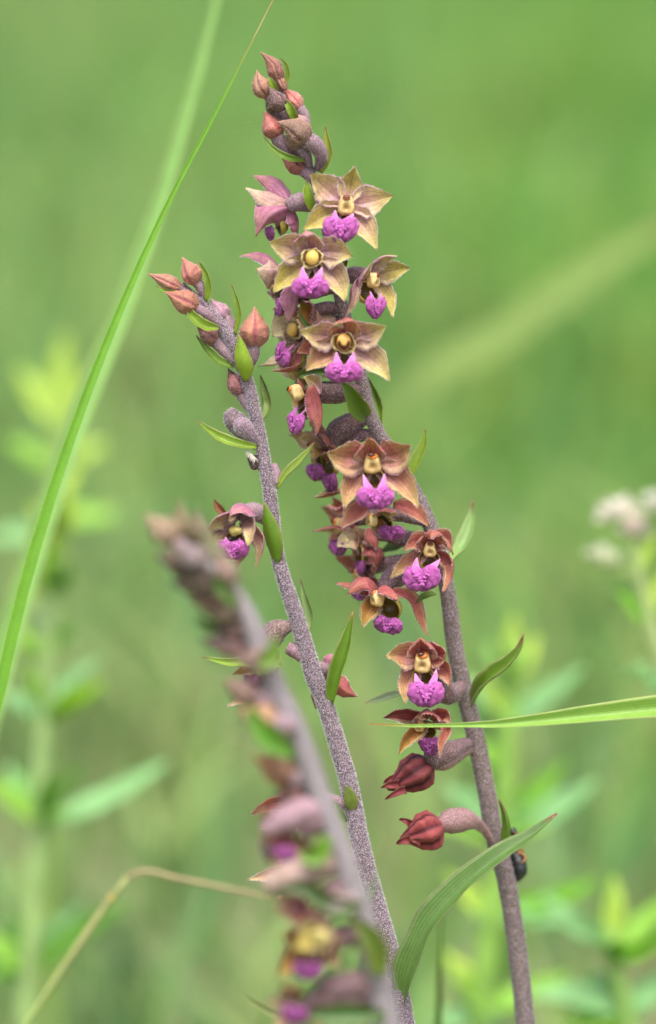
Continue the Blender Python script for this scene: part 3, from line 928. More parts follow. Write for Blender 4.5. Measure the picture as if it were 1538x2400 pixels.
# seventh, cupped
flower(PA, 17, (989, 1548, 10), (-0.04, -1, 0.0), [
    ('dorsal', 985, 1497, -50, 92, {'via': [(988, 1522, -4), (986, 1500, -28)], 'cup': 0.9, 'nrm': (0, -0.8, -0.7), 'pal': 'rose'}),
    ('petal', 905, 1539, -30, 76, {'via': [(948, 1536, 0)], 'pal': 'red'}),
    ('petal', 1044, 1530, -50, 78, {'via': [(1034, 1532, -4)], 'nrm': (-0.7, -0.8, -0.1), 'pal': 'rose', 'ripple': 3}),
    ('sepal', 950, 1650, -16, 54, {'via': [(956, 1595, 4)], 'pal': 'red'}),
    ('sepal', 1054, 1612, -24, 56, {'via': [(1046, 1572, -4)], 'nrm': (-0.7, -0.8, 0), 'pal': 'rose', 'ripple': 3}),
], lip=(999, 1624, -34, 44, 66, {'horns': [(973, 1578, -24), (1023, 1568, -24)]}), column=(990, 1552, -14, 26, 'opened'), cup=(992, 1586, -6, 22),
    ovary=[(1000, 1560, 24), (1030, 1590, 60), (1050, 1628, 95), (1082, 1604, 160)], pal='rose', orad=(12, 22, 25, 13))
# eighth, hanging under it
flower(PA, 18, (1005, 1695, 30), (-0.3, -0.85, -0.45), [
    ('dorsal', 985, 1690, -50, 84, {'via': [(1006, 1672, -14), (996, 1668, -38)], 'cup': 0.7, 'nrm': (-0.2, -0.5, -0.9), 'pal': 'rose'}),
    ('petal', 898, 1683, -14, 52, {'via': [(950, 1672, -4)], 'pal': 'wilt'}),
    ('petal', 1054, 1700, -36, 50, {'via': [(1044, 1672, -16)], 'pal': 'rose'}),
    ('sepal', 934, 1770, -10, 46, {'via': [(966, 1720, 4)], 'pal': 'brown', 'fold': 0.5}),
    ('sepal', 1031, 1777, -28, 36, {'via': [(1048, 1700, -14), (1036, 1742, -24)], 'pal': 'rose', 'fold': 0.6}),
], lip=(1008, 1746, 0, 26, 60, {'f': (-0.3, -0.8, -0.4)}), lipshade=0.75, cup=(1000, 1712, 4, 20), column=(982, 1700, -6, 16, 'opened'),
    ovary=[(1005, 1740, 44), (1016, 1780, 70), (1052, 1762, 110), (1100, 1742, 180)], pal='wilt', orad=(10, 20, 24, 14))
# back of the upper left flower
flower(PA, 21, (672, 485, 12), (-0.92, -0.2, -0.25), ws=1.18, tepals=[
    ('dorsal', 592, 411, 34, 52, {'via': [(646, 430, 26)], 'nrm': (-0.4, 0.9, -0.4), 'pal': 'mauve'}),
    ('petal', 576, 441, -8, 60, {'via': [(628, 458, -14)], 'nrm': (-0.5, 0.6, -0.6), 'pal': 'cream'}),
    ('sepal', 600, 554, -22, 74, {'via': [(640, 500, -36)], 'nrm': (-0.6, 0.8, -0.2), 'pal': 'mauve', 'fold': 0.5}),
    ('petal', 612, 490, 50, 46, {'via': [(640, 470, 46)], 'nrm': (-0.6, -0.6, -0.2), 'pal': 'mauve'}),
    ('sepal', 694, 560, 14, 50, {'via': [(694, 516, 8)], 'nrm': (-0.9, 0.3, 0), 'pal': 'mauve'}),
], lip=(633, 545, 14, 24, 40, {'f': (-0.9, -0.3, -0.2)}), lipshade=0.85, cup=(652, 530, 16, 20),
    ovary=[(676, 485, 6), (700, 474, 4), (728, 476, 14), (752, 470, 44)], orad=(15, 22, 20, 12), obase=OV_B)
# flower behind the second, facing left
flower(PA, 22, (652, 645, 14), (-0.9, -0.42, -0.1), ws=1.18, tepals=[
    ('dorsal', 562, 601, 6, 40, {'via': [(618, 598, 4)], 'nrm': (-0.2, 0.3, -1), 'pal': 'mauve', 'fold': 0.4}),
    ('petal', 601, 631, -22, 66, {'via': [(628, 636, -26)], 'nrm': (-0.5, 0.8, -0.1), 'pal': 'cream'}),
    ('sepal', 676, 756, -30, 56, {'from': (690, 662, -14), 'via': [(692, 705, -34)], 'nrm': (-0.6, 0.8, -0.1), 'pal': 'mauve', 'fold': 0.5}),
    ('sepal', 640, 700, 24, 40, {'via': [(646, 672, 20)], 'nrm': (-1, 0, 0), 'pal': 'mauve'}),
], lip=(658, 716, 0, 24, 52, {'f': (-0.95, -0.3, 0)}), lipshade=0.8, column=(634, 662, 0, 16, 'opened'), cup=(654, 688, 4, 22),
    ovary=[(660, 645, 18), (700, 640, 40), (740, 636, 56), (784, 640, 62)], orad=(13, 19, 19, 12), obase=OV_B)
# left flower, fourth tier
flower(PA, 23, (700, 790, 62), (-0.8, -0.58, 0.1), ws=1.18, tepals=[
    ('dorsal', 664, 735, 40, 66, {'via': [(672, 760, 30)], 'nrm': (-0.6, -0.7, -0.3), 'pal': 'cream'}),
    ('petal', 640, 790, 10, 74, {'via': [(664, 770, 6)], 'nrm': (-0.6, -0.8, 0), 'pal': 'cream'}),
    ('sepal', 606, 858, 10, 46, {'via': [(650, 850, 6)], 'nrm': (-0.1, -0.5, 0.9), 'pal': 'cream'}),
    ('sepal', 632, 868, -18, 36, {'via': [(690, 862, -16)], 'nrm': (0, -0.2, 1), 'pal': 'rose'}),
    ('dorsal', 752, 722, 20, 62, {'from': (742, 776, 66), 'nrm': (0.2, -1, 0.2), 'pal': 'mauve'}),
    ('sepal', 706, 706, 10, 54, {'from': (716, 770, 66), 'nrm': (-0.2, -1, 0.1), 'pal': 'brown'}),
    ('petal', 696, 826, -46, 62, {'from': (736, 806, -6), 'via': [(724, 820, -30)], 'nrm': (-0.5, -0.8, 0.1), 'pal': 'rose'}),
], lip=(664, 832, -14, 34, 56, {'f': (-0.85, -0.5, 0), 'roll': -0.7, 'horns': [(672, 800, -14), (690, 806, -20)]}), column=(688, 774, -18, 22, 'yellow'), cup=(694, 838, -8, 22),
    ovary=[(706, 792, 66), (740, 785, 74), (775, 775, 78), (812, 760, 76)], orad=(13, 19, 19, 12))
# left flower, fifth tier
flower(PA, 24, (714, 930, 26), (-0.85, -0.5, -0.1), ws=1.18, tepals=[
    ('dorsal', 694, 885, 40, 50, {'via': [(706, 900, 30)], 'nrm': (-0.7, -0.5, -0.5), 'pal': 'brown'}),
    ('petal', 712, 884, -18, 46, {'from': (752, 922, -4), 'via': [(738, 896, -14)], 'nrm': (-0.7, -0.7, 0.2), 'pal': 'fresh'}),
    ('sepal', 742, 1020, -30, 50, {'from': (734, 904, -10), 'via': [(750, 950, -30), (752, 985, -34)], 'nrm': (-0.75, 0.6, 0.1), 'pal': 'rose', 'fold': 0.6}),
    ('sepal', 690, 960, 34, 40, {'via': [(698, 945, 34)], 'pal': 'brown'}),
], lip=(695, 990, -6, 31, 60, {'f': (-0.8, -0.6, 0), 'roll': -0.25, 'horns': [(700, 948, -4), (720, 955, -8)]}), column=(690, 922, -10, 20, 'opened', (-0.9, -0.4, -0.3)), cup=(712, 954, 0, 26),
    ovary=[(726, 922, 30), (755, 920, 36), (792, 920, 50), (846, 912, 84)], orad=(16, 25, 26, 13), pal='brown')
# left flower, sixth tier, out of focus
flower(PA, 25, (770, 1060, 120), (-0.85, -0.4, -0.35), ws=1.18, tepals=[
    ('dorsal', 700, 1030, 20, 52, {'via': [(736, 1028, 6)], 'pal': 'mauve'}),
    ('petal', 735, 1075, -10, 50, {'via': [(752, 1060, -8)], 'pal': 'brown'}),
    ('sepal', 738, 1166, 0, 34, {'via': [(770, 1160, 0)], 'from': (800, 1150, 124), 'pal': 'brown', 'nrm': (0, -0.3, 1)}),
    ('sepal', 768, 1182, -20, 26, {'from': (812, 1190, 110), 'via': [(786, 1192, -14)], 'pal': 'rose'}),
    ('petal', 806, 1085, -20, 60, {'via': [(798, 1068, -20)], 'pal': 'red'}),
], lip=(775, 1128, -6, 30, 52, {'f': (-0.8, -0.5, -0.2)}), lipshade=0.6, cup=(768, 1092, -4, 26),
    ovary=[(775, 1050, 120), (790, 1010, 110), (820, 995, 104), (866, 972, 90)], orad=(14, 25, 27, 13))
# small flower just under the fifth
flower(PA, 26, (886, 1215, -20), (-0.35, -0.8, -0.5), ws=1.18, tepals=[
    ('dorsal', 936, 1206, -30, 52, {'via': [(905, 1196, -24)], 'nrm': (0, -0.4, -0.9), 'pal': 'red'}),
    ('petal', 800, 1238, -26, 48, {'from': (862, 1180, -20), 'via': [(830, 1206, -18)], 'nrm': (-0.2, -1, 0.2), 'pal': 'rose'}),
    ('petal', 1006, 1235, 20, 40, {'from': (922, 1184, -20), 'via': [(962, 1192, 4)], 'nrm': (0.1, -1, 0.3), 'pal': 'rose'}),
    ('sepal', 892, 1262, 6, 40, {'pal': 'brown'}),
], lip=(918, 1246, -6, 34, 40, {'f': (-0.2, -0.85, -0.4)}), lipshade=0.68, column=(868, 1218, -14, 16, 'opened', (-0.8, -0.6, 0)), cup=(896, 1224, -2, 22),
    ovary=[(900, 1210, 4), (930, 1205, 40), (965, 1210, 80), (1000, 1225, 116)], orad=(11, 17, 18, 11), pal='brown')
# side flower facing left, soft
flower(PA, 27, (850, 1262, 150), (-0.9, -0.35, 0.0), ws=1.18, tepals=[
    ('dorsal', 733, 1246, 0, 40, {'via': [(800, 1236, 0)], 'nrm': (0, -0.3, -1), 'pal': 'rose'}),
    ('petal', 790, 1282, -20, 60, {'via': [(822, 1266, -16)], 'nrm': (-0.6, -0.7, 0), 'pal': 'cream'}),
    ('sepal', 872, 1344, -28, 62, {'via': [(888, 1300, -30)], 'nrm': (-0.6, 0.7, 0), 'pal': 'rose'}),
    ('petal', 884, 1292, -40, 44, {'via': [(878, 1262, -36)], 'nrm': (-0.6, 0.7, 0), 'pal': 'rose'}),
], lip=(846, 1330, -4, 26, 44, {'f': (-0.9, -0.3, -0.1)}), lipshade=0.7, column=(806, 1268, -4, 18, 'yellow'), cup=(840, 1300, 0, 22),
    ovary=[(856, 1258, 150), (900, 1250, 140), (950, 1262, 132), (1012, 1262, 124)], orad=(12, 19, 20, 12))
# flower facing down left under the sixth
flower(PA, 28, (886, 1396, 20), (-0.5, -0.78, -0.35), ws=1.18, tepals=[
    ('petal', 814, 1394, -34, 62, {'via': [(852, 1358, -26)], 'nrm': (-0.1, 0.5, -0.9), 'pal': 'rose'}),
    ('dorsal', 936, 1408, -50, 56, {'from': (896, 1376, 10), 'via': [(914, 1384, -28)], 'nrm': (0, -0.3, -0.95), 'pal': 'rose'}),
    ('sepal', 1004, 1492, 6, 36, {'from': (920, 1388, 10), 'via': [(958, 1402, -6), (980, 1450, 0)], 'nrm': (0.5, -0.8, 0.3), 'pal': 'rose', 'fold': 0.5}),
    ('sepal', 850, 1470, -14, 46, {'via': [(866, 1425, -6)], 'pal': 'brown', 'nrm': (0.2, -1, 0)}),
    ('petal', 786, 1367, 34, 40, {'via': [(836, 1372, 30)], 'pal': 'rose', 'nrm': (0, 0.2, -1)}),
], lip=(911, 1463, -14, 37, 48, {'f': (-0.35, -0.85, -0.3), 'roll': -0.2}), lipshade=0.78, column=(880, 1402, -24, 19, 'opened', (-0.9, -0.5, 0.1)), cup=(912, 1428, -6, 26),
    ovary=[(896, 1390, 34), (920, 1356, 70), (955, 1340, 100), (1034, 1345, 138)], orad=(14, 27, 26, 13), pal='red')

side_flower(PA, 201, (712, 742, 96), (-0.7, -0.6, -0.3), 78, 'mauve', [(740, 730, 96), (770, 724, 86), (800, 722, 68)])
side_flower(PA, 202, (700, 872, 110), (-0.8, -0.45, -0.3), 66, 'cream', [(740, 866, 104), (790, 862, 94), (836, 860, 80)])
side_flower(PA, 203, (752, 1048, 150), (-0.75, -0.55, -0.25), 84, 'red', [(790, 1030, 140), (830, 1022, 120), (880, 1018, 96)])
side_flower(PA, 204, (806, 1228, 165), (-0.75, -0.55, -0.2), 80, 'rose', [(850, 1214, 150), (910, 1206, 135), (980, 1200, 116)])
side_flower(PA, 205, (850, 1342, 172), (-0.7, -0.6, -0.3), 70, 'rose', [(890, 1326, 160), (950, 1316, 148), (1024, 1310, 132)])
side_flower(PA, 206, (772, 770, 112), (0.35, 0.85, -0.1), 62, 'mauve', [(776, 764, 104), (790, 756, 92), (808, 752, 72)])
side_flower(PA, 207, (668, 700, 90), (-0.85, -0.45, -0.2), 58, 'mauve', [(700, 690, 86), (745, 680, 76), (788, 676, 64)])

def closed_flower(plant, seed, base, tip, r, ovary, orad, pal, tails):
    """A spent flower: pleated body, dark shrivelled points."""
    p = PAL[pal]
    e = empty('withered_flower', W(C(*base)) - world_of(plant)); e.parent = plant
    mb = MB()
    def cf(t, th):
        c = mix(p['out'], p['rim'], 0.9 * max(0, -math.cos(7 * th)) ** 2 * min(1, t * 4) + max(0, t - 0.7) * 1.6)
        return mix(c, lin(190, 104, 92), 0.3 * max(0, math.cos(7 * th)))
    tube(mb, [C(*base), tuple((np.array(C(*base)) + C(*tip)) / 2 + np.array([0, 0, -3])), C(*tip)], np.array([.35, .72, .95, 1, .98, .9, .76, .58, .4, .25, .08]) * r, nseg=20, nr=70, colf=cf, ridge=0.10, nridge=7, wob=0.12)
    build(mb, 'corolla', M_PETAL, e)
    for i, (a, b, w) in enumerate(tails):
        mb = MB()
        petal(mb, [C(*a), (C(*a) + C(*b)) / 2 + np.array([0, -6, 3]), C(*b)], w, FR, 'tip', cup=0.6, fold=0.3, ripple=2, th=3, colf=tepcol('wilt', seed + i), seed=seed + i, n=10, m=6)
        build(mb, 'petal_tip', M_PETAL, e)
    _, it = make_ovary(e, ovary, orad, lin(158, 118, 120), seed, 0.03)
    hair_obj(it, 'fine_down', e)

closed_flower(PA, 31, (1010, 1788, 85), (908, 1850, 70), 44, [(1006, 1790, 86), (1040, 1784, 110), (1066, 1770, 140), (1108, 1752, 190)], (13, 22, 20, 10), 'wilt',
              [((935, 1838, 52), (893, 1846, 50), 26), ((950, 1850, 48), (902, 1874, 46), 24), ((930, 1822, 80), (898, 1836, 80), 24)])
PAL['wiltred'] = dict(PAL['wilt'], out=lin(168, 80, 84), rim=lin(88, 36, 42), mid=lin(170, 84, 84))
closed_flower(PA, 32, (1036, 1934, 90), (938, 1966, 80), 46, [(1026, 1936, 92), (1052, 1926, 100), (1086, 1922, 120), (1112, 1928, 150), (1134, 1946, 190), (1164, 1984, 222)], (15, 29, 29, 17, 10, 10), 'wiltred',
              [((962, 1930, 62), (935, 1920, 66), 20), ((960, 1968, 56), (928, 1978, 60), 26), ((985, 1972, 50), (960, 1972, 40), 20)])

# buds at the tip
TAN, PINK, RUST, DKP, DKB = lin(184, 140, 116), lin(208, 132, 124), lin(152, 98, 84), lin(104, 76, 84), lin(120, 92, 80)
SEAM = lin(96, 46, 52)
bud(PA, 41, (652, 196, 22), (610, 122, 6), 20, RUST, lin(150, 90, 74), SEAM, ovary=[(650, 192, 22), (656, 205, 24), (660, 218, 27)], orad=(8, 9, 7), bend=(10, 4))
bud(PA, 42, (628, 226, 10), (602, 164, 0), 24, lin(165, 112, 84), TAN, SEAM, ovary=[(628, 224, 10), (642, 244, 16), (664, 250, 28)], orad=(11, 10, 7), bend=(-6, 0))
bud(PA, 43, (664, 258, -6), (630, 203, -14), 22, lin(78, 52, 62), DKP, lin(60, 36, 40), ovary=[(664, 256, -6), (676, 274, 6), (684, 292, 26)], orad=(11, 12, 8))
bud(PA, 44, (704, 254, 40), (662, 204, 46), 21, PINK, lin(226, 140, 128), lin(205, 105, 105), ovary=[(702, 252, 40), (714, 272, 42), (712, 300, 40), (700, 320, 36)], orad=(11, 12, 12, 7))
bud(PA, 45, (652, 322, 20), (619, 260, 16), 28, lin(170, 78, 70), PINK, lin(196, 90, 88), ovary=[(650, 320, 20), (664, 345, 24), (688, 360, 30), (708, 365, 36)], orad=(16, 16, 13, 8))
bud(PA, 46, (722, 332, -16), (649, 286, -30), 30, DKB, lin(150, 116, 92), lin(90, 48, 46), ovary=[(716, 328, -16), (738, 338, -8), (752, 362, 6), (744, 396, 38)], orad=(18, 19, 16, 9), bend=(6, 6))
bud(PA, 47, (712, 402, 30), (656, 362, 40), 22, lin(150, 78, 70), lin(165, 85, 76), SEAM, ovary=[(708, 400, 30), (724, 412, 32), (738, 432, 40)], orad=(12, 13, 8))
bud(PA, 48, (668, 212, 14), (640, 150, 30), 13, RUST, TAN, SEAM, down=0.03)
bud(PA, 49, (704, 350, 4), (668, 296, -6), 21, DKB, lin(140, 108, 96), SEAM, ovary=[(702, 346, 4), (716, 362, 12), (724, 388, 32)], orad=(12, 13, 9))
bud(PA, 50, (646, 266, 20), (622, 228, 22), 15, lin(70, 62, 50), lin(96, 84, 66), SEAM, ovary=[(644, 262, 20), (662, 276, 24), (680, 290, 28)], orad=(9, 9, 7))
bud(PA, 151, (716, 300, 34), (694, 262, 44), 17, lin(176, 138, 146), lin(186, 150, 150), SEAM, ovary=[(714, 296, 34), (722, 318, 34), (716, 350, 34)], orad=(11, 12, 8))
bract(PA, 51, [(660, 214, 20), (676, 175, 12), (670, 150, 8), (656, 136, 4)], 15, (-0.4, -0.9, 0), GREEN, cup=0.7)
bract(PA, 52, [(648, 214, 0), (638, 196, -8), (630, 180, -8)], 20, FR, GREEN, tipk=1.1)
bract(PA, 53, [(694, 284, 0), (684, 262, -14), (667, 230, -14)], 26, FR, GREEN, tip=lin(120, 120, 50))
bract(PA, 54, [(716, 376, 10), (680, 372, -8), (640, 350, -2), (617, 318, 10)], 20, (0, -1, 0.3), GREEN2)
bract(PA, 55, [(752, 408, 30), (774, 360, 18), (768, 325, 12), (762, 293, 8)], 25, (-0.5, -0.85, 0), GYEL, cup=0.8)
bract(PA, 56, [(738, 500, -10), (726, 468, -22), (719, 416, -16)], 28, (-0.1, -1, 0), GREEN, tipk=0.78, tip=lin(70, 36, 26))
bract(PA, 57, [(809, 630, 10), (810, 600, -8), (808, 566, -20)], 13, FR, lin(110, 104, 40))
bract(PA, 58, [(744, 776, 0), (720, 764, -16), (700, 726, -14)], 16, (0, -1, 0.2), GDARK, tip=GDARK * 0.6)
bract(PA, 59, [(700, 880, 40), (760, 872, 30), (810, 880, 30)], 40, FR, GDARK, tipk=1.1)
bract(PA, 60, [(858, 976, 62), (836, 948, 8), (818, 916, -8), (800, 893, -10)], 56, (-0.1, -1, 0.1), GREEN2, tipk=0.93)
bract(PA, 61, [(892, 996, 100), (886, 950, 130), (862, 884, 140)], 36, (-0.3, -0.9, 0), GREEN2)
bract(PA, 62, [(955, 1128, 90), (975, 1085, 90), (994, 1045, 92), (997, 1001, 92)], 32, (-0.5, -0.85, 0), GREEN, tipk=0.9)
bract(PA, 63, [(1058, 1316, 170), (1088, 1272, 250), (1104, 1225, 270), (1108, 1170, 280)], 42, (-0.4, -0.9, 0), lin(150, 190, 110), tipk=0.84)
bract(PA, 64, [(1108, 1650, 165), (1140, 1600, 110), (1190, 1560, 90), (1222, 1515, 84), (1228, 1483, 84)], 52, (-0.55, -0.7, 0.5), GREEN2, cup=1.0, fold=0.45, tipk=0.8)
bract(PA, 65, [(950, 1622, 170), (905, 1636, 170), (856, 1648, 170)], 26, (0, -0.8, 0.5), lin(160, 186, 140), tip=lin(190, 150, 110))
bract(PA, 66, [(1020, 1392, 30), (1000, 1398, 10), (974, 1413, 6)], 26, (0, -0.6, 0.8), GREEN2)
bract(PA, 67, [(962, 1262, 130), (925, 1280, 160), (890, 1294, 170)], 34, (0, -1, 0.3), lin(150, 190, 125), tipk=1.1)
bract(PA, 68, [(1158, 2012, 196), (1186, 1985, 170), (1194, 1944, 160), (1184, 1902, 156), (1170, 1874, 156)], 40, (-0.9, -0.35, 0.25), GREEN2, edge=lin(70, 50, 30), cup=0.9, tipk=0.75)
bract(PA, 69, [(1176, 1996, 190), (1150, 2008, 170), (1120, 2003, 160)], 26, (0, -0.6, 0.8), GREEN2, tipk=1.1, edge=lin(70, 50, 30))

# ------------------------------------------------------------------ orchid in bud beside it
FB = foot(958, 2440, 20, 0.01)
PB = empty('orchid_plant', W(C(*FB)), 'downy lilac-grey orchid stem with orange-brown buds at its bent tip', 'orchid', 'orchid plants')
stB = [FB, (972, 2500, 18), (950, 2400, 16), (930, 2290, 14), (904, 2194, 12), (878, 2105, 10), (850, 2000, 8), (832, 1912, 6), (816, 1830, 5), (793, 1751, 4), (769, 1672, 3), (755, 1630, 2), (738, 1592, 2), (720, 1529, 2), (699, 1459, 2), (678, 1396, 2),
       (658, 1333, 1), (645, 1270, 1), (638, 1200, 0), (630, 1140, 0), (620, 1085, 0), (609, 1023, 0), (597, 966, 0), (584, 905, 0), (562, 850, 0), (545, 805, 0), (524, 772, 0), (502, 740, 0), (474, 708, 0), (446, 684, 0), (428, 664, 0)]
rdB = [23.8, 22.8, 21.8, 21.8, 21.3, 21.3, 20.8, 20.8, 20.3, 19.8, 19.3, 19.3, 19.8, 18.8, 17.8, 16.8, 15.8, 15.3, 15.3, 14.8, 14.3, 14.3, 13.8, 13.8, 13.8, 13.8, 12.8, 11.3, 9.8, 6.8, 4.0]
stem(PB, 2, stB, rdB, lin(96, 78, 90), 0.14, 6.0, tint=lin(90, 74, 60), hairrgb=lin(232, 224, 234))

ORB, ORB2, MAG = lin(176, 118, 92), lin(196, 146, 114), lin(160, 52, 88)
bud(PB, 61, (424, 676, -4), (346, 641, -8), 19, lin(156, 98, 82), ORB2, MAG, ovary=[(420, 674, -4), (436, 684, -2), (452, 690, 0)], orad=(9, 9, 7))
bud(PB, 62, (462, 664, -6), (427, 603, -10), 25, lin(170, 104, 88), lin(196, 124, 106), MAG, ovary=[(460, 660, -6), (472, 676, -4), (482, 702, 0)], orad=(11, 12, 8))
bud(PB, 63, (462, 722, -16), (387, 684, -22), 29, lin(166, 100, 76), lin(188, 128, 98), MAG, ovary=[(456, 720, -16), (482, 736, -12), (512, 758, -2)], orad=(13, 13, 9))
bud(PB, 64, (512, 800, 12), (462, 766, 14), 28, lin(132, 84, 82), lin(150, 92, 90), lin(110, 60, 70), ovary=[(504, 796, 12), (526, 822, 8), (550, 848, 2)], orad=(15, 16, 11))
bud(PB, 65, (592, 812, -6), (597, 719, -10), 36, lin(166, 96, 80), lin(204, 138, 104), MAG, ovary=[(592, 806, -6), (592, 826, -6), (584, 850, -2), (566, 876, 2)], orad=(15, 17, 14, 10), dl=4.5, bend=(2, -10))
bud(PB, 66, (530, 752, 30), (494, 700, 34), 24, lin(186, 142, 166), lin(190, 150, 172), lin(150, 110, 140), ovary=[(526, 744, 30), (540, 762, 22), (545, 790, 8)], orad=(15, 15, 9))
bud(PB, 67, (566, 926, 16), (534, 862, 12), 22, lin(140, 84, 90), lin(158, 88, 94), lin(110, 50, 66), ovary=[(564, 922, 16), (576, 945, 12), (592, 968, 4)], orad=(12, 11, 8))
mbk = MB()
tube(mbk, [C(548, 958, 12), C(546, 972, 10), C(558, 994, 10), C(580, 1020, 8), C(602, 1048, 4)], [6, 23, 26, 17, 9], nr=16, nseg=18, colf=ovcol(lin(94, 76, 92), 15), ridge=0.04, nridge=6)
ok_ = build(mbk, 'ovary', M_OVARY, PB)
hair_obj([hair(mbk.arrays()[0], mbk.f, 0.1, 5, 0.9, 79, WHITE)], 'fine_down', ok_)
mbk = MB()
tube(mbk, [C(556, 984, -16), C(566, 996, -20), C(582, 1014, -16), C(604, 1040, -2)], [9, 21, 18, 9], nr=14, nseg=14, colf=ovcol(lin(122, 100, 124), 5))
ok_ = build(mbk, 'ovary', M_OVARY, PB)
hair_obj([hair(mbk.arrays()[0], mbk.f, 0.13, 5, 0.9, 77, WHITE)], 'fine_down', ok_)
bud(PB, 69, (612, 1090, 10), (578, 1072, 4), 20, lin(64, 54, 62), lin(70, 60, 68), lin(50, 40, 48), ovary=[(606, 1088, 10), (616, 1098, 6), (622, 1110, 2)], orad=(11, 10, 8), down=0.02)
# pale curved bristles standing on that dark bud
mbw = MB()
for i in range(9):
    x = 581 + i * 2.3; y = 1060 + i * 2.4
    tube(mbw, [C(x + 4, y + 4, -14), C(x, y - 4, -20), C(x - 5, y + 6 + (i % 3) * 2, -24)], [1.6, 1.8, 0.8], nseg=6, nr=6, colf=lambda t, th: lin(226, 222, 210))
build(mbw, 'bristle_fringe', M_HAIR, PB)['kind'] = 'stuff'
mbk = MB()
tube(mbk, [C(640, 1088, 16), C(648, 1112, 12), C(648, 1136, 4)], [9, 12, 9], nr=12, nseg=10, colf=ovcol(lin(150, 120, 140), 6))
build(mbk, 'ovary', M_OVARY, PB)
mbk = MB()
tube(mbk, [C(676, 1518, 12), C(690, 1526, 8), C(708, 1546, 4)], [16, 17, 10], nr=12, nseg=10, colf=ovcol(lin(130, 96, 116), 8))
build(mbk, 'ovary', M_OVARY, PB)

bract(PB, 71, [(430, 684, -14), (398, 686, -16), (365, 669, -18)], 14, (0, -1, 0.4), GREEN)
bract(PB, 72, [(484, 706, -10), (490, 668, -16), (482, 640, -16), (467, 613, -18)], 22, (-0.4, -0.9, 0), GREEN)
bract(PB, 73, [(512, 768, -18), (478, 764, -30), (448, 738, -32), (434, 708, -30)], 32, (0.2, -1, 0.3), GREEN)
bract(PB, 74, [(550, 860, 0), (510, 846, -4), (482, 818, -4), (460, 786, -4)], 28, (0.3, -0.85, 0.5), GREEN2, tipk=0.82, tip=lin(60, 36, 26))
bract(PB, 75, [(578, 893, -22), (574, 860, -40), (566, 822, -44), (560, 784, -42)], 44, (0, -1, 0), lin(150, 184, 50), cup=-0.7, fold=-0.1, tipk=0.9, tip=lin(160, 110, 90))
bract(PB, 76, [(550, 784, 0), (562, 740, -6), (556, 705, -8), (542, 665, -8)], 18, (-0.5, -0.85, 0), GREEN)
bract(PB, 77, [(602, 1048, -18), (550, 1040, -24), (500, 1018, -24), (461, 983, -22)], 30, (0.1, -0.9, 0.45), GREEN, tipk=0.9)
bract(PB, 78, [(616, 984, 30), (632, 945, 40), (624, 915, 42), (610, 878, 44)], 30, (-0.6, -0.8, 0), lin(150, 180, 90), edge=lin(110, 90, 110))
bract(PB, 79, [(650, 1146, 0), (672, 1114, -6), (702, 1084, -8), (738, 1036, -10)], 26, (-0.4, -0.8, 0.5), lin(150, 178, 70), fold=0.45)
bract(PB, 80, [(650, 1318, -16), (640, 1270, -34), (628, 1220, -40), (620, 1176, -38)], 46, (-0.25, -0.95, 0), GREEN2, cup=-0.7, fold=-0.1, tipk=0.93, tip=lin(140, 110, 60))
bract(PB, 81, [(722, 1494, 30), (728, 1440, 40), (716, 1400, 42), (704, 1356, 44)], 28, (-0.5, -0.8, 0), lin(146, 178, 104), edge=lin(120, 110, 90))
bract(PB, 82, [(776, 1652, -8), (790, 1580, -28), (812, 1510, -34), (828, 1432, -34)], 46, (-0.4, -0.9, 0), GREEN2, cup=0.9, tipk=0.9, tip=lin(170, 110, 60))
bract(PB, 83, [(660, 1560, 10), (580, 1556, -8), (520, 1552, -12), (474, 1540, -12)], 28, (0, -0.9, 0.5), GREEN, tipk=0.9)
bract(PB, 84, [(826, 1900, -14), (822, 1872, -22), (812, 1840, -24)], 40, (0, -1, 0), lin(120, 140, 60), cup=-0.9, tipk=1.1)
bract(PB, 85, [(812, 1926, 0), (796, 1905, -10), (782, 1872, -12)], 22, (0, -1, 0.2), GREEN2)
# long folded leaf
bract(PB, 86, [(946, 2350, 0), (958, 2280, -30), (1000, 2180, -48), (1086, 2078, -56), (1190, 1994, -60), (1256, 1950, -60), (1307, 1908, -58)], 84, (-0.5, -0.7, 0.5), lin(108, 146, 74), cup=0.5, fold=0.35, name='leaf', tipk=0.95, tip=lin(150, 90, 80), edge=lin(160, 150, 120), th=4, n=34, prof='leaf', ripple=3.0)

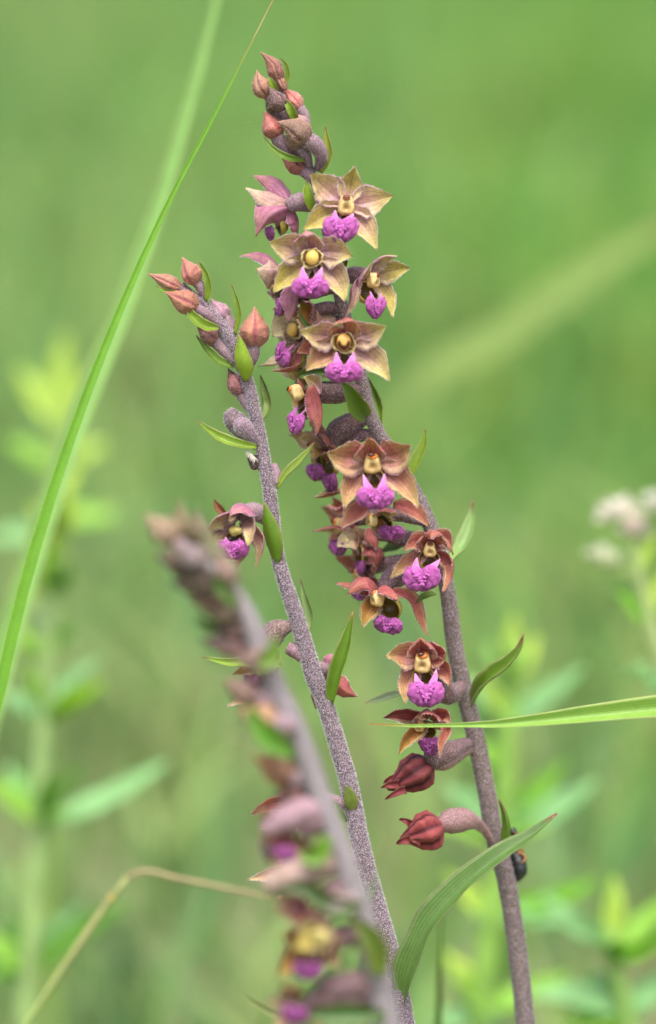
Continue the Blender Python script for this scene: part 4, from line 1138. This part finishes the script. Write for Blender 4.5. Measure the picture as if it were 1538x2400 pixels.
# half-open flower
flower(PB, 33, (556, 1232, -14), (-0.12, -0.9, -0.4), [
    ('dorsal', 540, 1226, -62, 92, {'from': (584, 1200, -6), 'via': [(562, 1186, -28), (545, 1194, -52)], 'nrm': (0, -0.3, -1), 'cup': 0.9, 'pal': 'mauve'}),
    ('petal', 480, 1250, -40, 64, {'from': (560, 1206, -20), 'via': [(520, 1212, -34)], 'nrm': (0.3, -0.6, -0.7), 'pal': 'fresh'}),
    ('petal', 582, 1282, -58, 52, {'from': (584, 1212, -20), 'via': [(590, 1240, -44)], 'nrm': (-0.5, -0.7, 0), 'pal': 'fresh'}),
    ('sepal', 490, 1296, -26, 62, {'via': [(506, 1250, -18)], 'nrm': (0.6, -0.8, 0), 'pal': 'fresh'}),
    ('sepal', 597, 1334, -22, 52, {'via': [(612, 1262, -18)], 'nrm': (-0.7, -0.5, 0), 'pal': 'mauve'}),
    ('sepal', 556, 1330, 4, 70, {'via': [(560, 1290, 10)], 'pal': 'mauve'}),
], lip=(545, 1286, -34, 40, 54, {'horns': [(530, 1258, -34), (562, 1260, -34)]}), column=(551, 1244, -40, 15, 'pale'), cup=(550, 1264, -20, 18),
    ovary=[(566, 1222, -6), (590, 1200, -8), (612, 1206, -4), (640, 1240, 0)], orad=(14, 22, 20, 11), obase=OV_B, down=0.1, odl=4.5)
bract(PB, 88, [(530, 1206, 6), (512, 1190, 4), (502, 1170, 4)], 22, FR, lin(150, 100, 60), tip=lin(110, 60, 40), edge=lin(110, 60, 50))
# flowers half hidden behind the near stem
flower(PB, 34, (640, 1560, 24), (-0.8, -0.6, -0.2), [
    ('dorsal', 520, 1552, -10, 40, {'via': [(580, 1550, -6)], 'pal': 'fresh', 'nrm': (0, -0.4, -0.9)}),
    ('petal', 545, 1582, -20, 50, {'via': [(590, 1568, -20)], 'pal': 'brown', 'nrm': (-0.1, -0.8, 0.5)}),
    ('sepal', 600, 1640, -14, 50, {'pal': 'brown'}),
    ('sepal', 532, 1655, 0, 40, {'via': [(585, 1630, 0)], 'pal': 'mauve'}),
], lip=(590, 1592, -10, 26, 44), lipshade=0.8, ovary=[(640, 1550, 20), (626, 1512, 14), (650, 1478, 10), (684, 1468, 4)], orad=(18, 30, 27, 11), obase=lin(104, 80, 76), down=0.1)
flower(PB, 35, (778, 1580, 60), (0.7, 0.5, -0.3), [
    ('dorsal', 790, 1532, -6, 46, {'pal': 'mauve', 'nrm': (0, 1, 0)}),
    ('petal', 838, 1633, -10, 50, {'via': [(806, 1618, -16)], 'nrm': (0.3, 0.9, 0), 'pal': 'rose'}),
    ('sepal', 786, 1600, -30, 54, {'pal': 'mauve', 'nrm': (0.3, 0.9, 0)}),
    ('sepal', 740, 1662, 0, 44, {'pal': 'brown', 'nrm': (0.3, 0.9, 0)}),
], ovary=[(772, 1580, 40), (760, 1570, 26), (746, 1566, 14), (736, 1575, 4)], orad=(12, 16, 15, 10), obase=OV_B)
flower(PB, 36, (690, 1890, 20), (-0.85, -0.5, -0.1), [
    ('dorsal', 655, 1860, 0, 40, {'via': [(676, 1864, -4)], 'pal': 'rose'}),
    ('petal', 588, 1910, -16, 58, {'via': [(640, 1880, -20)], 'pal': 'rose', 'nrm': (0.1, -0.8, -0.5)}),
    ('sepal', 610, 1940, 0, 52, {'via': [(650, 1926, -6)], 'pal': 'brown'}),
    ('sepal', 700, 1950, -20, 50, {'pal': 'rose'}),
], lip=(660, 1950, 10, 26, 44), lipshade=0.8, ovary=[(700, 1900, 20), (735, 1884, 10), (770, 1878, 4), (826, 1892, 6)], orad=(13, 19, 18, 10), obase=OV_B, down=0.1)
flower(PB, 37, (700, 2040, 24), (-0.9, -0.4, -0.2), [
    ('dorsal', 580, 2062, -6, 40, {'via': [(640, 2048, -6)], 'pal': 'mauve'}),
    ('petal', 650, 2110, -10, 50, {'pal': 'brown'}),
    ('sepal', 716, 2130, -20, 54, {'pal': 'rose'}),
    ('sepal', 640, 2020, 0, 46, {'pal': 'mauve'}),
], lip=(668, 2010, 0, 24, 40), ovary=[(710, 2040, 20), (760, 2030, 12), (800, 2020, 8), (850, 2010, 8)], orad=(13, 19, 18, 10), obase=OV_B)
mbk = MB()
tube(mbk, [C(806, 2340, 10), C(836, 2330, 8), C(880, 2310, 8), C(934, 2300, 12)], [10, 22, 22, 12], nr=14, nseg=14, colf=ovcol(lin(140, 116, 124), 9))
ok_ = build(mbk, 'ovary', M_OVARY, PB)
hair_obj([hair(mbk.arrays()[0], mbk.f, 0.1, 5, 0.9, 78, WHITE)], 'fine_down', ok_)

# ------------------------------------------------------------------ near orchid, out of focus
ND = -860
FCp = foot(925, 2460, ND, 0.012)
PC = empty('orchid_plant', W(C(*FCp)), 'blurred pale grey orchid stem crossing in front of the downy budding orchid', 'orchid', 'orchid plants')
stC = [FCp, (926, 2480, ND), (908, 2400, ND), (886, 2290, ND), (858, 2180, ND), (828, 2080, ND), (788, 1965, ND), (745, 1850, ND), (705, 1740, ND), (668, 1660, ND), (635, 1590, ND), (606, 1510, ND), (578, 1440, ND), (545, 1385, ND), (505, 1340, ND), (470, 1310, ND), (440, 1280, ND)]
kC = (DIST + ND) / DIST
rdC = [r * kC for r in [32, 32, 31, 30, 29, 28, 27, 26, 27, 28, 26, 25, 23, 19, 14, 10, 5]]
stem(PC, 3, stC, rdC, lin(130, 126, 128), 0.03, 6, tint=lin(124, 120, 114), hairrgb=lin(184, 176, 186))
def cb(seed, b, t, r, c1, c2, dd=0, ov=None, orad=None):
    b3 = (b[0], b[1], ND + dd); t3 = (t[0], t[1], ND + dd)
    return bud(PC, seed, b3, t3, r * kC * 0.9, c1, c2, c1 * 0.6, ovary=[(q[0], q[1], ND + dd) for q in ov] if ov else None, orad=[x * kC for x in (orad or (14, 16, 12))], obase=lin(150, 128, 140), down=0)
cb(101, (412, 1270), (338, 1206), 36, lin(147, 127, 97), lin(164, 144, 114), -40, [(404, 1262), (430, 1285), (450, 1295)])
cb(102, (428, 1276), (420, 1172), 34, lin(94, 90, 52), lin(112, 109, 63), 20)
cb(103, (452, 1322), (362, 1300), 42, lin(57, 55, 35), lin(74, 72, 45), -60)
cb(104, (500, 1360), (398, 1368), 46, lin(38, 40, 22), lin(53, 55, 29), -60)
cb(105, (512, 1345), (480, 1238), 38, lin(62, 87, 36), lin(86, 104, 57), 40)
cb(106, (470, 1296), (462, 1190), 34, lin(80, 84, 51), lin(100, 100, 63), 60)
cb(113, (478, 1330), (416, 1270), 34, lin(126, 115, 122), lin(132, 122, 126), -100)
cb(114, (545, 1372), (510, 1290), 30, lin(132, 110, 100), lin(142, 122, 109), -40)
cb(107, (530, 1405), (440, 1405), 42, lin(136, 102, 95), lin(159, 125, 109), 0, [(520, 1400), (545, 1395), (560, 1410)], (20, 22, 14))
cb(108, (590, 1520), (470, 1500), 36, lin(104, 79, 79), lin(159, 125, 125), 20, [(580, 1518), (605, 1530), (612, 1550)], (20, 22, 14))
cb(109, (610, 1640), (520, 1592), 38, lin(113, 88, 86), lin(148, 125, 102), 0, [(600, 1634), (630, 1640), (650, 1650)], (24, 24, 14))
cb(110, (650, 1700), (560, 1660), 40, lin(180, 139, 104), lin(170, 136, 91), -30, [(640, 1696), (670, 1700), (690, 1712)], (24, 24, 14))
cb(111, (690, 1830), (590, 1770), 40, lin(118, 82, 59), lin(193, 136, 68), 10, [(680, 1826), (705, 1822), (730, 1820)], (24, 24, 14))
def cbr(seed, pts, w, c, dd=0, nrm=FR, **k):
    return bract(PC, seed, [(q[0], q[1], ND + dd) for q in pts], w * kC, nrm, c, tipk=k.get('tipk', 1.1), cup=0.6)
cbr(121, [(690, 1770), (650, 1745), (610, 1700), (585, 1650)], 60, lin(96, 160, 30), -60)
cbr(122, [(600, 1560), (640, 1530), (640, 1490)], 56, lin(120, 160, 60), -50)
cbr(123, [(560, 1420), (520, 1380), (480, 1330)], 40, lin(90, 130, 50), -50)
cbr(124, [(540, 1440), (500, 1470), (460, 1440)], 34, lin(120, 150, 80), 30)
cbr(125, [(770, 1960), (725, 2010), (700, 1990)], 54, lin(110, 160, 40), -40)
cbr(126, [(850, 2120), (780, 2120), (710, 2080), (640, 2090)], 56, lin(74, 104, 48), -40)
cbr(127, [(890, 2290), (872, 2200), (820, 2150)], 66, lin(104, 130, 40), -50)
cbr(128, [(905, 2380), (800, 2375), (690, 2385)], 56, lin(80, 126, 50), -30)
cbr(129, [(720, 2390), (640, 2375), (590, 2345), (566, 2326)], 22, lin(140, 160, 90), 500)
cbr(130, [(905, 2420), (850, 2360), (800, 2330)], 50, lin(70, 50, 50), 20)
def cov(seed, pts, radii, c, dd=0):
    mb = MB()
    tube(mb, [C(q[0], q[1], ND + dd) for q in pts], [r * kC * 0.85 for r in radii], nr=12, nseg=12, colf=ovcol(c, seed))
    return build(mb, 'ovary', M_OVARY, PC)
cov(131, [(770, 1890), (720, 1900), (670, 1920), (620, 1950)], [24, 42, 40, 20], lin(170, 136, 152))
cov(132, [(640, 1950), (635, 1985), (640, 2020)], [24, 32, 16], lin(102, 86, 88), 40)
cov(133, [(800, 2020), (740, 2030), (680, 2055), (620, 2080)], [20, 44, 48, 26], lin(177, 152, 139))
cov(134, [(838, 2110), (790, 2120), (750, 2140)], [20, 34, 24], lin(136, 123, 127), -20)
cov(135, [(890, 2310), (840, 2310), (780, 2320), (730, 2350)], [22, 44, 42, 22], lin(91, 63, 70))
cD = lambda x, y, dd=0: (x, y, ND + dd)
flower(PC, 38, (735, 2205, ND - 20), (-0.35, -0.92, -0.15), [
    ('dorsal', 720, 2140, -60, 90, {'pal': 'mauve', 'nrm': (0, -0.5, -0.9)}),
    ('petal', 690, 2224, -60, 84, {'from': (776, 2176, ND - 50), 'pal': 'olive', 'nrm': (0, -1, 0.3)}),
    ('petal', 660, 2190, -30, 74, {'pal': 'brown'}),
    ('petal', 800, 2200, -30, 70, {'pal': 'mauve'}),
    ('sepal', 650, 2290, -10, 70, {'pal': 'brown'}),
    ('sepal', 800, 2270, -10, 66, {'pal': 'mauve'}),
], lip=(722, 2272, -30, 34, 46), lipshade=0.62, column=(752, 2196, -50, 22, 'pale'), cup=(732, 2235, -10, 26), ovary=[cD(745, 2205), cD(790, 2200), cD(830, 2190), cD(862, 2190)], orad=(18, 24, 24, 14), down=0, frw=0)
flower(PC, 39, (706, 2350, ND), (-0.5, -0.8, -0.3), [
    ('dorsal', 660, 2310, -30, 70, {'pal': 'brown'}),
    ('petal', 620, 2350, -20, 60, {'pal': 'cream'}),
    ('sepal', 640, 2420, -10, 60, {'pal': 'mauve'}),
    ('sepal', 760, 2420, -10, 60, {'pal': 'brown'}),
], lip=(692, 2376, -30, 34, 46), lipshade=0.62, ovary=[cD(716, 2350), cD(770, 2340), cD(830, 2335), cD(892, 2330)], orad=(18, 26, 26, 14), down=0, frw=0)
flower(PC, 40, (640, 1670, ND + 30), (-0.6, -0.7, 0), [
    ('petal', 585, 1690, -20, 50, {'pal': 'brown'}), ('sepal', 600, 1730, -20, 50, {'pal': 'brown'}), ('dorsal', 590, 1640, 0, 50, {'pal': 'mauve'}),
], ovary=[cD(645, 1670), cD(655, 1668), cD(668, 1668)], orad=(14, 16, 12), down=0, frw=0)

cb(120, (575, 1475), (500, 1478), 38, lin(84, 64, 66), lin(110, 84, 78), 10)
cb(121, (556, 1432), (478, 1440), 34, lin(92, 84, 60), lin(116, 100, 76), -20)
cb(122, (690, 1770), (610, 1800), 38, lin(92, 66, 68), lin(124, 86, 80), 20)
cb(115, (640, 1560), (548, 1540), 40, lin(109, 88, 86), lin(145, 123, 109), -20)
cb(116, (720, 1850), (640, 1870), 40, lin(136, 95, 95), lin(170, 123, 113), 30)
flower(PC, 44, (690, 1960, ND + 20), (-0.6, -0.7, -0.2), [
    ('dorsal', 600, 1900, -30, 76, {'pal': 'mauve'}), ('petal', 610, 1960, -30, 70, {'pal': 'rose'}), ('sepal', 640, 2020, -20, 70, {'pal': 'brown'}), ('sepal', 730, 2030, -20, 66, {'pal': 'mauve'}),
], lip=(668, 2000, -20, 32, 46), lipshade=0.65, ovary=[cD(700, 1950), cD(730, 1935), cD(760, 1925), cD(780, 1940)], orad=(16, 22, 22, 14), down=0, frw=0)
flower(PC, 45, (720, 2120, ND + 20), (-0.7, -0.6, -0.2), [
    ('dorsal', 630, 2070, -30, 80, {'pal': 'cream'}), ('petal', 640, 2130, -30, 74, {'pal': 'mauve'}), ('sepal', 690, 2170, -20, 74, {'pal': 'rose'}), ('sepal', 770, 2160, -20, 66, {'pal': 'mauve'}),
], ovary=[cD(730, 2110), cD(770, 2095), cD(800, 2080), cD(826, 2085)], orad=(16, 24, 24, 14), down=0, frw=0)

# ------------------------------------------------------------------ grass blades and the dry stalk
def blade(name, label, pts, w, c, cat='grass', nrm=FR, group=None, tip=None, mat=None, cup=0.3, fold=0.35, tipk=0.96, prof='blade', edge=None, n=40, twist=0.0):
    o = bract(None, len(label) + int(pts[0][0]), pts, w, nrm, c, cup=cup, fold=fold, name=name, prof=prof, tipk=tipk, tip=tip, mat=mat or M_GRASS, edge=edge, th=2.5, n=n, ripple=0.2, twist=twist)
    tag(o, label, cat, group)
    return o

def grounded(pts, lean=0.0):
    f = foot(pts[0][0], pts[0][1], pts[0][2], lean)
    return [f] + pts
blade('grass_blade', 'sharp bright green grass blade slanting up past the budding orchid', grounded([(-160, 2160, -170), (-20, 1700, -150), (60, 1370, -110), (186, 970, -60), (338, 598, -20), (413, 440, 0), (500, 276, 10), (590, 98, 30), (642, -4, 36)], -0.04), 35, lin(130, 190, 60), group='grass blades', fold=0.35, tip=lin(190, 140, 110), edge=lin(150, 190, 90))
blade('grass_blade', 'soft pale green grass blade running behind the sharp slanting blade', grounded([(-60, 1800, 1000), (20, 1500, 1020), (96, 1250, 1040), (176, 1010, 1060), (258, 800, 1080), (345, 560, 1100), (428, 300, 1120), (508, 0, 1140), (560, -230, 1150)], -0.05), 90, lin(166, 216, 124), group='grass blades')
blade('grass_blade', 'light green grass leaf reaching in across the brown orchid stem, tip dried tan', [foot(2050, 1720, -170, 0.03), (2050, 1700, -170), (1800, 1640, -150), (1538, 1661, -130), (1320, 1683, -110), (1180, 1697, -96), (1090, 1700, -90), (1000, 1700, -84), (930, 1702, -80), (866, 1697, -78)], 70, lin(150, 196, 84), group='grass blades', prof='rightleaf' if 'rightleaf' in PROF else 'blade', tip=lin(200, 140, 90), edge=lin(216, 206, 140), nrm=(0, -0.93, 0.35), fold=0.4, tipk=0.975)
blade('grass_blade', 'faint pale green blade tip in front of the downy budding orchid near its long leaf', grounded([(838, 2300, -700), (866, 2110, -700), (892, 2020, -690), (926, 1950, -680)], 0.0), 36, lin(130, 178, 110), group='grass blades')
blade('grass_blade', 'broad pale blurred grass leaf slanting far behind the flowers', grounded([(860, 1300, 5600), (870, 1060, 5500), (960, 925, 5400), (1180, 780, 5300), (1400, 630, 5200), (1620, 500, 5100)], 0.0), 220, lin(150, 180, 96), group='grass blades', prof='lance', nrm=(0.2, -0.55, 0.8), cup=0.05, fold=0.0)
blade('grass_blade', 'dark green upright blurred blade beside the long folded leaf', grounded([(1028, 2420, 800), (1032, 2250, 800), (1036, 2090, 800)], 0.0), 60, lin(84, 128, 30), group='grass blades', prof='tip')

def dry():
    e = empty('dry_grass_stalk', W(C(*foot(-60, 2580, 800, -0.01))), 'thin dry grass stalk bent sharply over, straw and green', 'grass stalk')
    mb = MB()
    pts = [foot(-60, 2580, 800, -0.01), (-30, 2540, 800), (50, 2420, 800), (160, 2250, 800), (262, 2105, 800), (300, 2056, 800)]
    def cf(t, th):
        k = 0.5 + 0.5 * noise.noise(Vector((t * 7, 1, 2)))
        return mix(lin(140, 174, 92), lin(170, 160, 112), k)
    tube(mb, [C(*p) for p in pts], [10, 9.5, 9, 9, 8.5, 8], nseg=50, nr=10, colf=cf)
    build(mb, 'lower_stalk', M_DRY, e)
    mb = MB()
    tube(mb, [C(298, 2058, 800), C(318, 2046, 800), C(420, 2060, 790), C(560, 2088, 780), C(640, 2102, 775)], [8, 7.5, 7, 6.5, 4], nseg=24, nr=10, colf=lambda t, th: lin(160, 148, 108))
    build(mb, 'bent_stalk', M_DRY, e)
    mb = MB()
    blob(mb, C(262, 2104, 800), (AX, np.array([0, 1, 0]), np.array([0, 0, 1.0])), (10, 10, 10), lin(206, 176, 90), sub=2, rough=0.1)
    build(mb, 'node', M_DRY, e)
dry()

# ------------------------------------------------------------------ herbs behind
def herb(label, stem_pts, radii, leaves, scol, group='leafy herbs behind the orchids', name='leafy_herb', heads=()):
    f = foot(*stem_pts[0], 0.0)
    e = empty(name, W(C(*f)), label, 'herb', group)
    mb = MB()
    tube(mb, [C(*p) for p in [f] + stem_pts], [radii[0]] + list(radii), nseg=8 * len(stem_pts), nr=8, colf=lambda t, th: scol * (0.9 + 0.2 * math.sin(t * 40) ** 2))
    build(mb, 'stem', M_HERB, e)
    rl = random.Random(len(label))
    more = []
    for (b, t, w, c, sag) in leaves:
        q = (b[0] + (t[0] - b[0]) * rl.uniform(-0.7, 0.8), b[1] + (t[1] - b[1]) * rl.uniform(0.5, 0.95), t[2] + rl.uniform(-160, 160))
        more.append((b, q, w * 0.8, c * rl.uniform(0.8, 1.15), sag))
    for i, (b, t, w, c, sag) in enumerate(leaves + more):
        b3, t3 = C(*b), C(*t)
        mid = (b3 + t3) / 2 + np.array([0, 0, sag])
        mb = MB()
        def cf(tt, v, side, c=c):
            return c * (1.0 + 0.12 * math.sin(tt * 9 + v * 3)) * (0.85 if side else 1.0) * (0.9 if abs(v) < 0.15 else 1)
        petal(mb, [b3, mid, t3], w * 0.85, nz(np.array([0.2 * math.sin(i * 2.1), -0.7, 0.75])), 'herb', cup=0.4, fold=0.2, th=5, n=10, m=6, colf=cf, ripple=2)
        build(mb, 'leaf', M_HERB, e)
    for i, (p, r, c) in enumerate(heads):
        mb = MB(); rs = random.Random(i)
        q = C(*p)
        for k in range(18):
            a, b2 = rs.uniform(0, 6.28), rs.uniform(0.0, 1)
            dr = np.array([math.cos(a) * math.sqrt(1 - b2 * b2), math.sin(a) * math.sqrt(1 - b2 * b2), b2])
            petal(mb, [q + dr * r * 0.25, q + dr * r * 0.6 + np.array([0, 0, 4]), q + dr * r], r * 0.5, nz(dr + np.array([0, -0.2, 1.0])), 'petal', cup=0.5, th=3, n=5, m=4, colf=lambda t, v, s, c=c: c * (0.85 + 0.3 * t))
        build(mb, 'flower_head', M_HERB, e)
    return e

BR, BR2, MINT, DKG, LIME = lin(154, 208, 84), lin(128, 190, 64), lin(146, 200, 132), lin(98, 154, 50), lin(192, 224, 100)
LD = 2200
def P3(x, y, dd=0):
    return (x, y, LD + dd)
herb('pale green herb with whorled leaves beside the bent dry stalk', [P3(52, 2460), P3(66, 2300), P3(84, 2080), P3(94, 1900), P3(98, 1780), P3(106, 1640), P3(112, 1500), P3(122, 1360), P3(134, 1220), P3(142, 1120)],
     [30, 30, 30, 29, 28, 26, 24, 20, 16, 10], [
    (P3(66, 2280), P3(-70, 2190, -60), 96, BR, 14), (P3(72, 2275), P3(306, 2112, 40), 104, DKG, 10), (P3(66, 2290), P3(-40, 2290, 120), 70, BR2, 10), (P3(76, 2250, 40), P3(200, 2110, 160), 70, MINT, 10),
    (P3(94, 1935), P3(-60, 1830, -80), 100, BR, 20), (P3(98, 1935), P3(395, 1782, 60), 112, MINT, -26), (P3(98, 1920, -20), P3(200, 1790, -120), 70, DKG, 16), (P3(94, 1935, -30), P3(160, 1900, -160), 74, BR, 0), (P3(92, 1930), P3(40, 1800, 60), 60, BR2, 10),
    (P3(108, 1690), P3(246, 1596, -40), 84, lin(136, 188, 40), -10), (P3(104, 1690), P3(-30, 1616, 30), 80, MINT, 10), (P3(106, 1660), P3(60, 1560, -60), 60, BR, 0), (P3(108, 1650), P3(240, 1540, 60), 66, MINT, 4),
    (P3(110, 1540), P3(180, 1460, 20), 64, DKG, 0), (P3(110, 1540), P3(20, 1470, 20), 70, BR, 0), (P3(112, 1500), P3(86, 1420, -80), 64, lin(190, 220, 170), 0),
    (P3(120, 1400), P3(44, 1310, -20), 70, LIME, 0), (P3(120, 1400), P3(186, 1330, 20), 66, DKG, 0), (P3(124, 1370), P3(110, 1270, -60), 56, BR, 0),
    (P3(130, 1270), P3(66, 1180, 0), 64, LIME, 0), (P3(130, 1270), P3(196, 1190, 0), 64, LIME, 0), (P3(138, 1180), P3(120, 1080, -30), 56, LIME, 0), (P3(138, 1180), P3(186, 1100, 20), 70, LIME, 0), (P3(134, 1230, -40), P3(150, 1130, -80), 84, LIME, 0), (P3(128, 1290, -40), P3(90, 1210, -80), 84, LIME, 0), (P3(130, 1260, -30), P3(170, 1160, -90), 80, LIME, 0), (P3(124, 1340, -30), P3(60, 1260, -60), 80, LIME, 0)], lin(176, 206, 134))
LD = 3600
herb('yellowish herb top far behind the two slanting grass blades', [P3(110, 1500), P3(120, 1300), P3(130, 1100), P3(140, 920)], [34, 30, 26, 14], [
    (P3(136, 1000), P3(40, 860), 110, LIME, 0), (P3(138, 1000), P3(220, 880), 110, LIME, 0), (P3(140, 960), P3(150, 780), 100, LIME, 0), (P3(132, 1100), P3(250, 1040), 110, LIME, 0), (P3(130, 1100), P3(10, 1030), 110, BR, 0),
    (P3(124, 1220), P3(280, 1210), 120, BR, 0), (P3(120, 1260), P3(-40, 1260), 120, MINT, 0)], lin(170, 200, 110))
LD = 2200
herb('lime green herb behind the brown orchid stem, leaves spread wide', [P3(1120, 2470), P3(1136, 2300), P3(1156, 2120), P3(1176, 1960), P3(1188, 1800), P3(1192, 1680), P3(1196, 1580), P3(1200, 1500)], [40, 40, 38, 36, 34, 28, 22, 12], [
    (P3(1188, 1800), P3(1060, 1740), 96, lin(150, 206, 80), 10), (P3(1190, 1700), P3(1372, 1560), 90, MINT, -6), (P3(1190, 1680), P3(1120, 1590, -40), 84, LIME, 0), (P3(1196, 1600), P3(1130, 1500), 84, lin(150, 200, 110), 0), (P3(1198, 1600), P3(1262, 1490), 90, LIME, 0), (P3(1200, 1540), P3(1204, 1440), 70, LIME, 0),
    (P3(1180, 1960), P3(1400, 1830), 130, MINT, -16), (P3(1180, 1950), P3(1330, 1780, 80), 90, lin(120, 186, 50), 0), (P3(1178, 1950), P3(1040, 1840), 120, MINT, 0), (P3(1176, 1970), P3(1010, 1930, -60), 90, BR, 0),
    (P3(1150, 2160), P3(1040, 2040), 96, LIME, 0), (P3(1156, 2140), P3(1400, 2060), 110, lin(116, 184, 40), -30), (P3(1154, 2150), P3(1330, 2160, -60), 90, MINT, 0),
    (P3(1130, 2350), P3(1040, 2230), 100, LIME, 0), (P3(1134, 2360), P3(1330, 2280), 110, BR, -20), (P3(1128, 2380), P3(1010, 2400), 100, MINT, 0)], lin(160, 204, 100))
LD = 1900
herb('bright herb with arching leaves at the lime green herb\'s foot, stem hidden', [P3(1500, 2480), P3(1470, 2380), P3(1440, 2260), P3(1430, 2180)], [30, 28, 24, 14], [
    (P3(1436, 2220), P3(1270, 2090), 96, MINT, -24), (P3(1436, 2210), P3(1440, 2050), 84, LIME, 0), (P3(1440, 2220), P3(1600, 2080), 110, BR, -20), (P3(1446, 2250), P3(1600, 2200), 130, lin(120, 186, 40), 20),
    (P3(1470, 2380), P3(1240, 2330), 120, MINT, 20), (P3(1470, 2360), P3(1310, 2400), 110, BR, -20), (P3(1470, 2360), P3(1600, 2270), 120, MINT, -10), (P3(1480, 2400), P3(1400, 2470), 100, LIME, 0)], lin(160, 200, 110))
LD = 1700
herb('herb with small cream and pink flower heads on a pale stalk', [P3(1640, 1900), P3(1580, 1660), P3(1538, 1500), P3(1510, 1400), P3(1490, 1320), P3(1476, 1250)], [24, 22, 20, 18, 14, 10], [
    (P3(1530, 1470), P3(1440, 1380), 70, BR2, 0), (P3(1520, 1440), P3(1560, 1330), 60, LIME, 0), (P3(1500, 1360), P3(1410, 1310), 40, lin(170, 196, 120), 0), (P3(1575, 1640), P3(1490, 1560), 80, MINT, 0), (P3(1500, 1340), P3(1540, 1240), 40, LIME, 0)],
    lin(184, 204, 140), heads=[(P3(1456, 1222, -30), 84, lin(246, 242, 230)), (P3(1410, 1318, -20), 62, lin(236, 240, 214)), (P3(1492, 1256, 20), 66, lin(246, 232, 226)), (P3(1540, 1200, 0), 70, lin(238, 238, 226)), (P3(1496, 1590, 10), 54, lin(186, 226, 160))])

# ------------------------------------------------------------------ dark insect clinging behind the stem
def insect():
    e = empty('insect', W(C(1212, 2000, 262)), 'small black insect clinging to the back of the brown orchid stem', 'insect')
    K = lin(34, 40, 38); O = lin(150, 96, 44)
    mb = MB(); tube(mb, [C(1200, 1996, 268), C(1214, 2020, 268), C(1218, 2044, 262), C(1210, 2066, 256)], [12, 20, 19, 5], nseg=14, nr=12, colf=lambda t, th: K * (1 + 0.3 * math.sin(t * 26)))
    build(mb, 'abdomen', M_CHITIN, e)
    mb = MB(); blob(mb, C(1202, 1982, 262), (AX, np.array([0, 1., 0]), np.array([0, 0, 1.])), (15, 14, 17), K, sub=3, rough=0.1)
    build(mb, 'thorax', M_CHITIN, e)
    mb = MB(); blob(mb, C(1203, 1950, 258), (AX, np.array([0, 1., 0]), np.array([0, 0, 1.])), (10, 10, 11), K, sub=2, rough=0.1)
    build(mb, 'head', M_CHITIN, e)
    for a in ([(1208, 1976, 258), (1216, 1962, 252), (1206, 1952, 240)], [(1212, 1996, 260), (1232, 2010, 254), (1222, 2024, 246)], [(1208, 1990, 270), (1226, 1996, 280), (1214, 2014, 282)]):
        mb = MB(); tube(mb, [C(*p) for p in a], [3.5, 3, 2], nseg=10, nr=7, colf=lambda t, th: O)
        build(mb, 'leg', M_CHITIN, e)
insect()
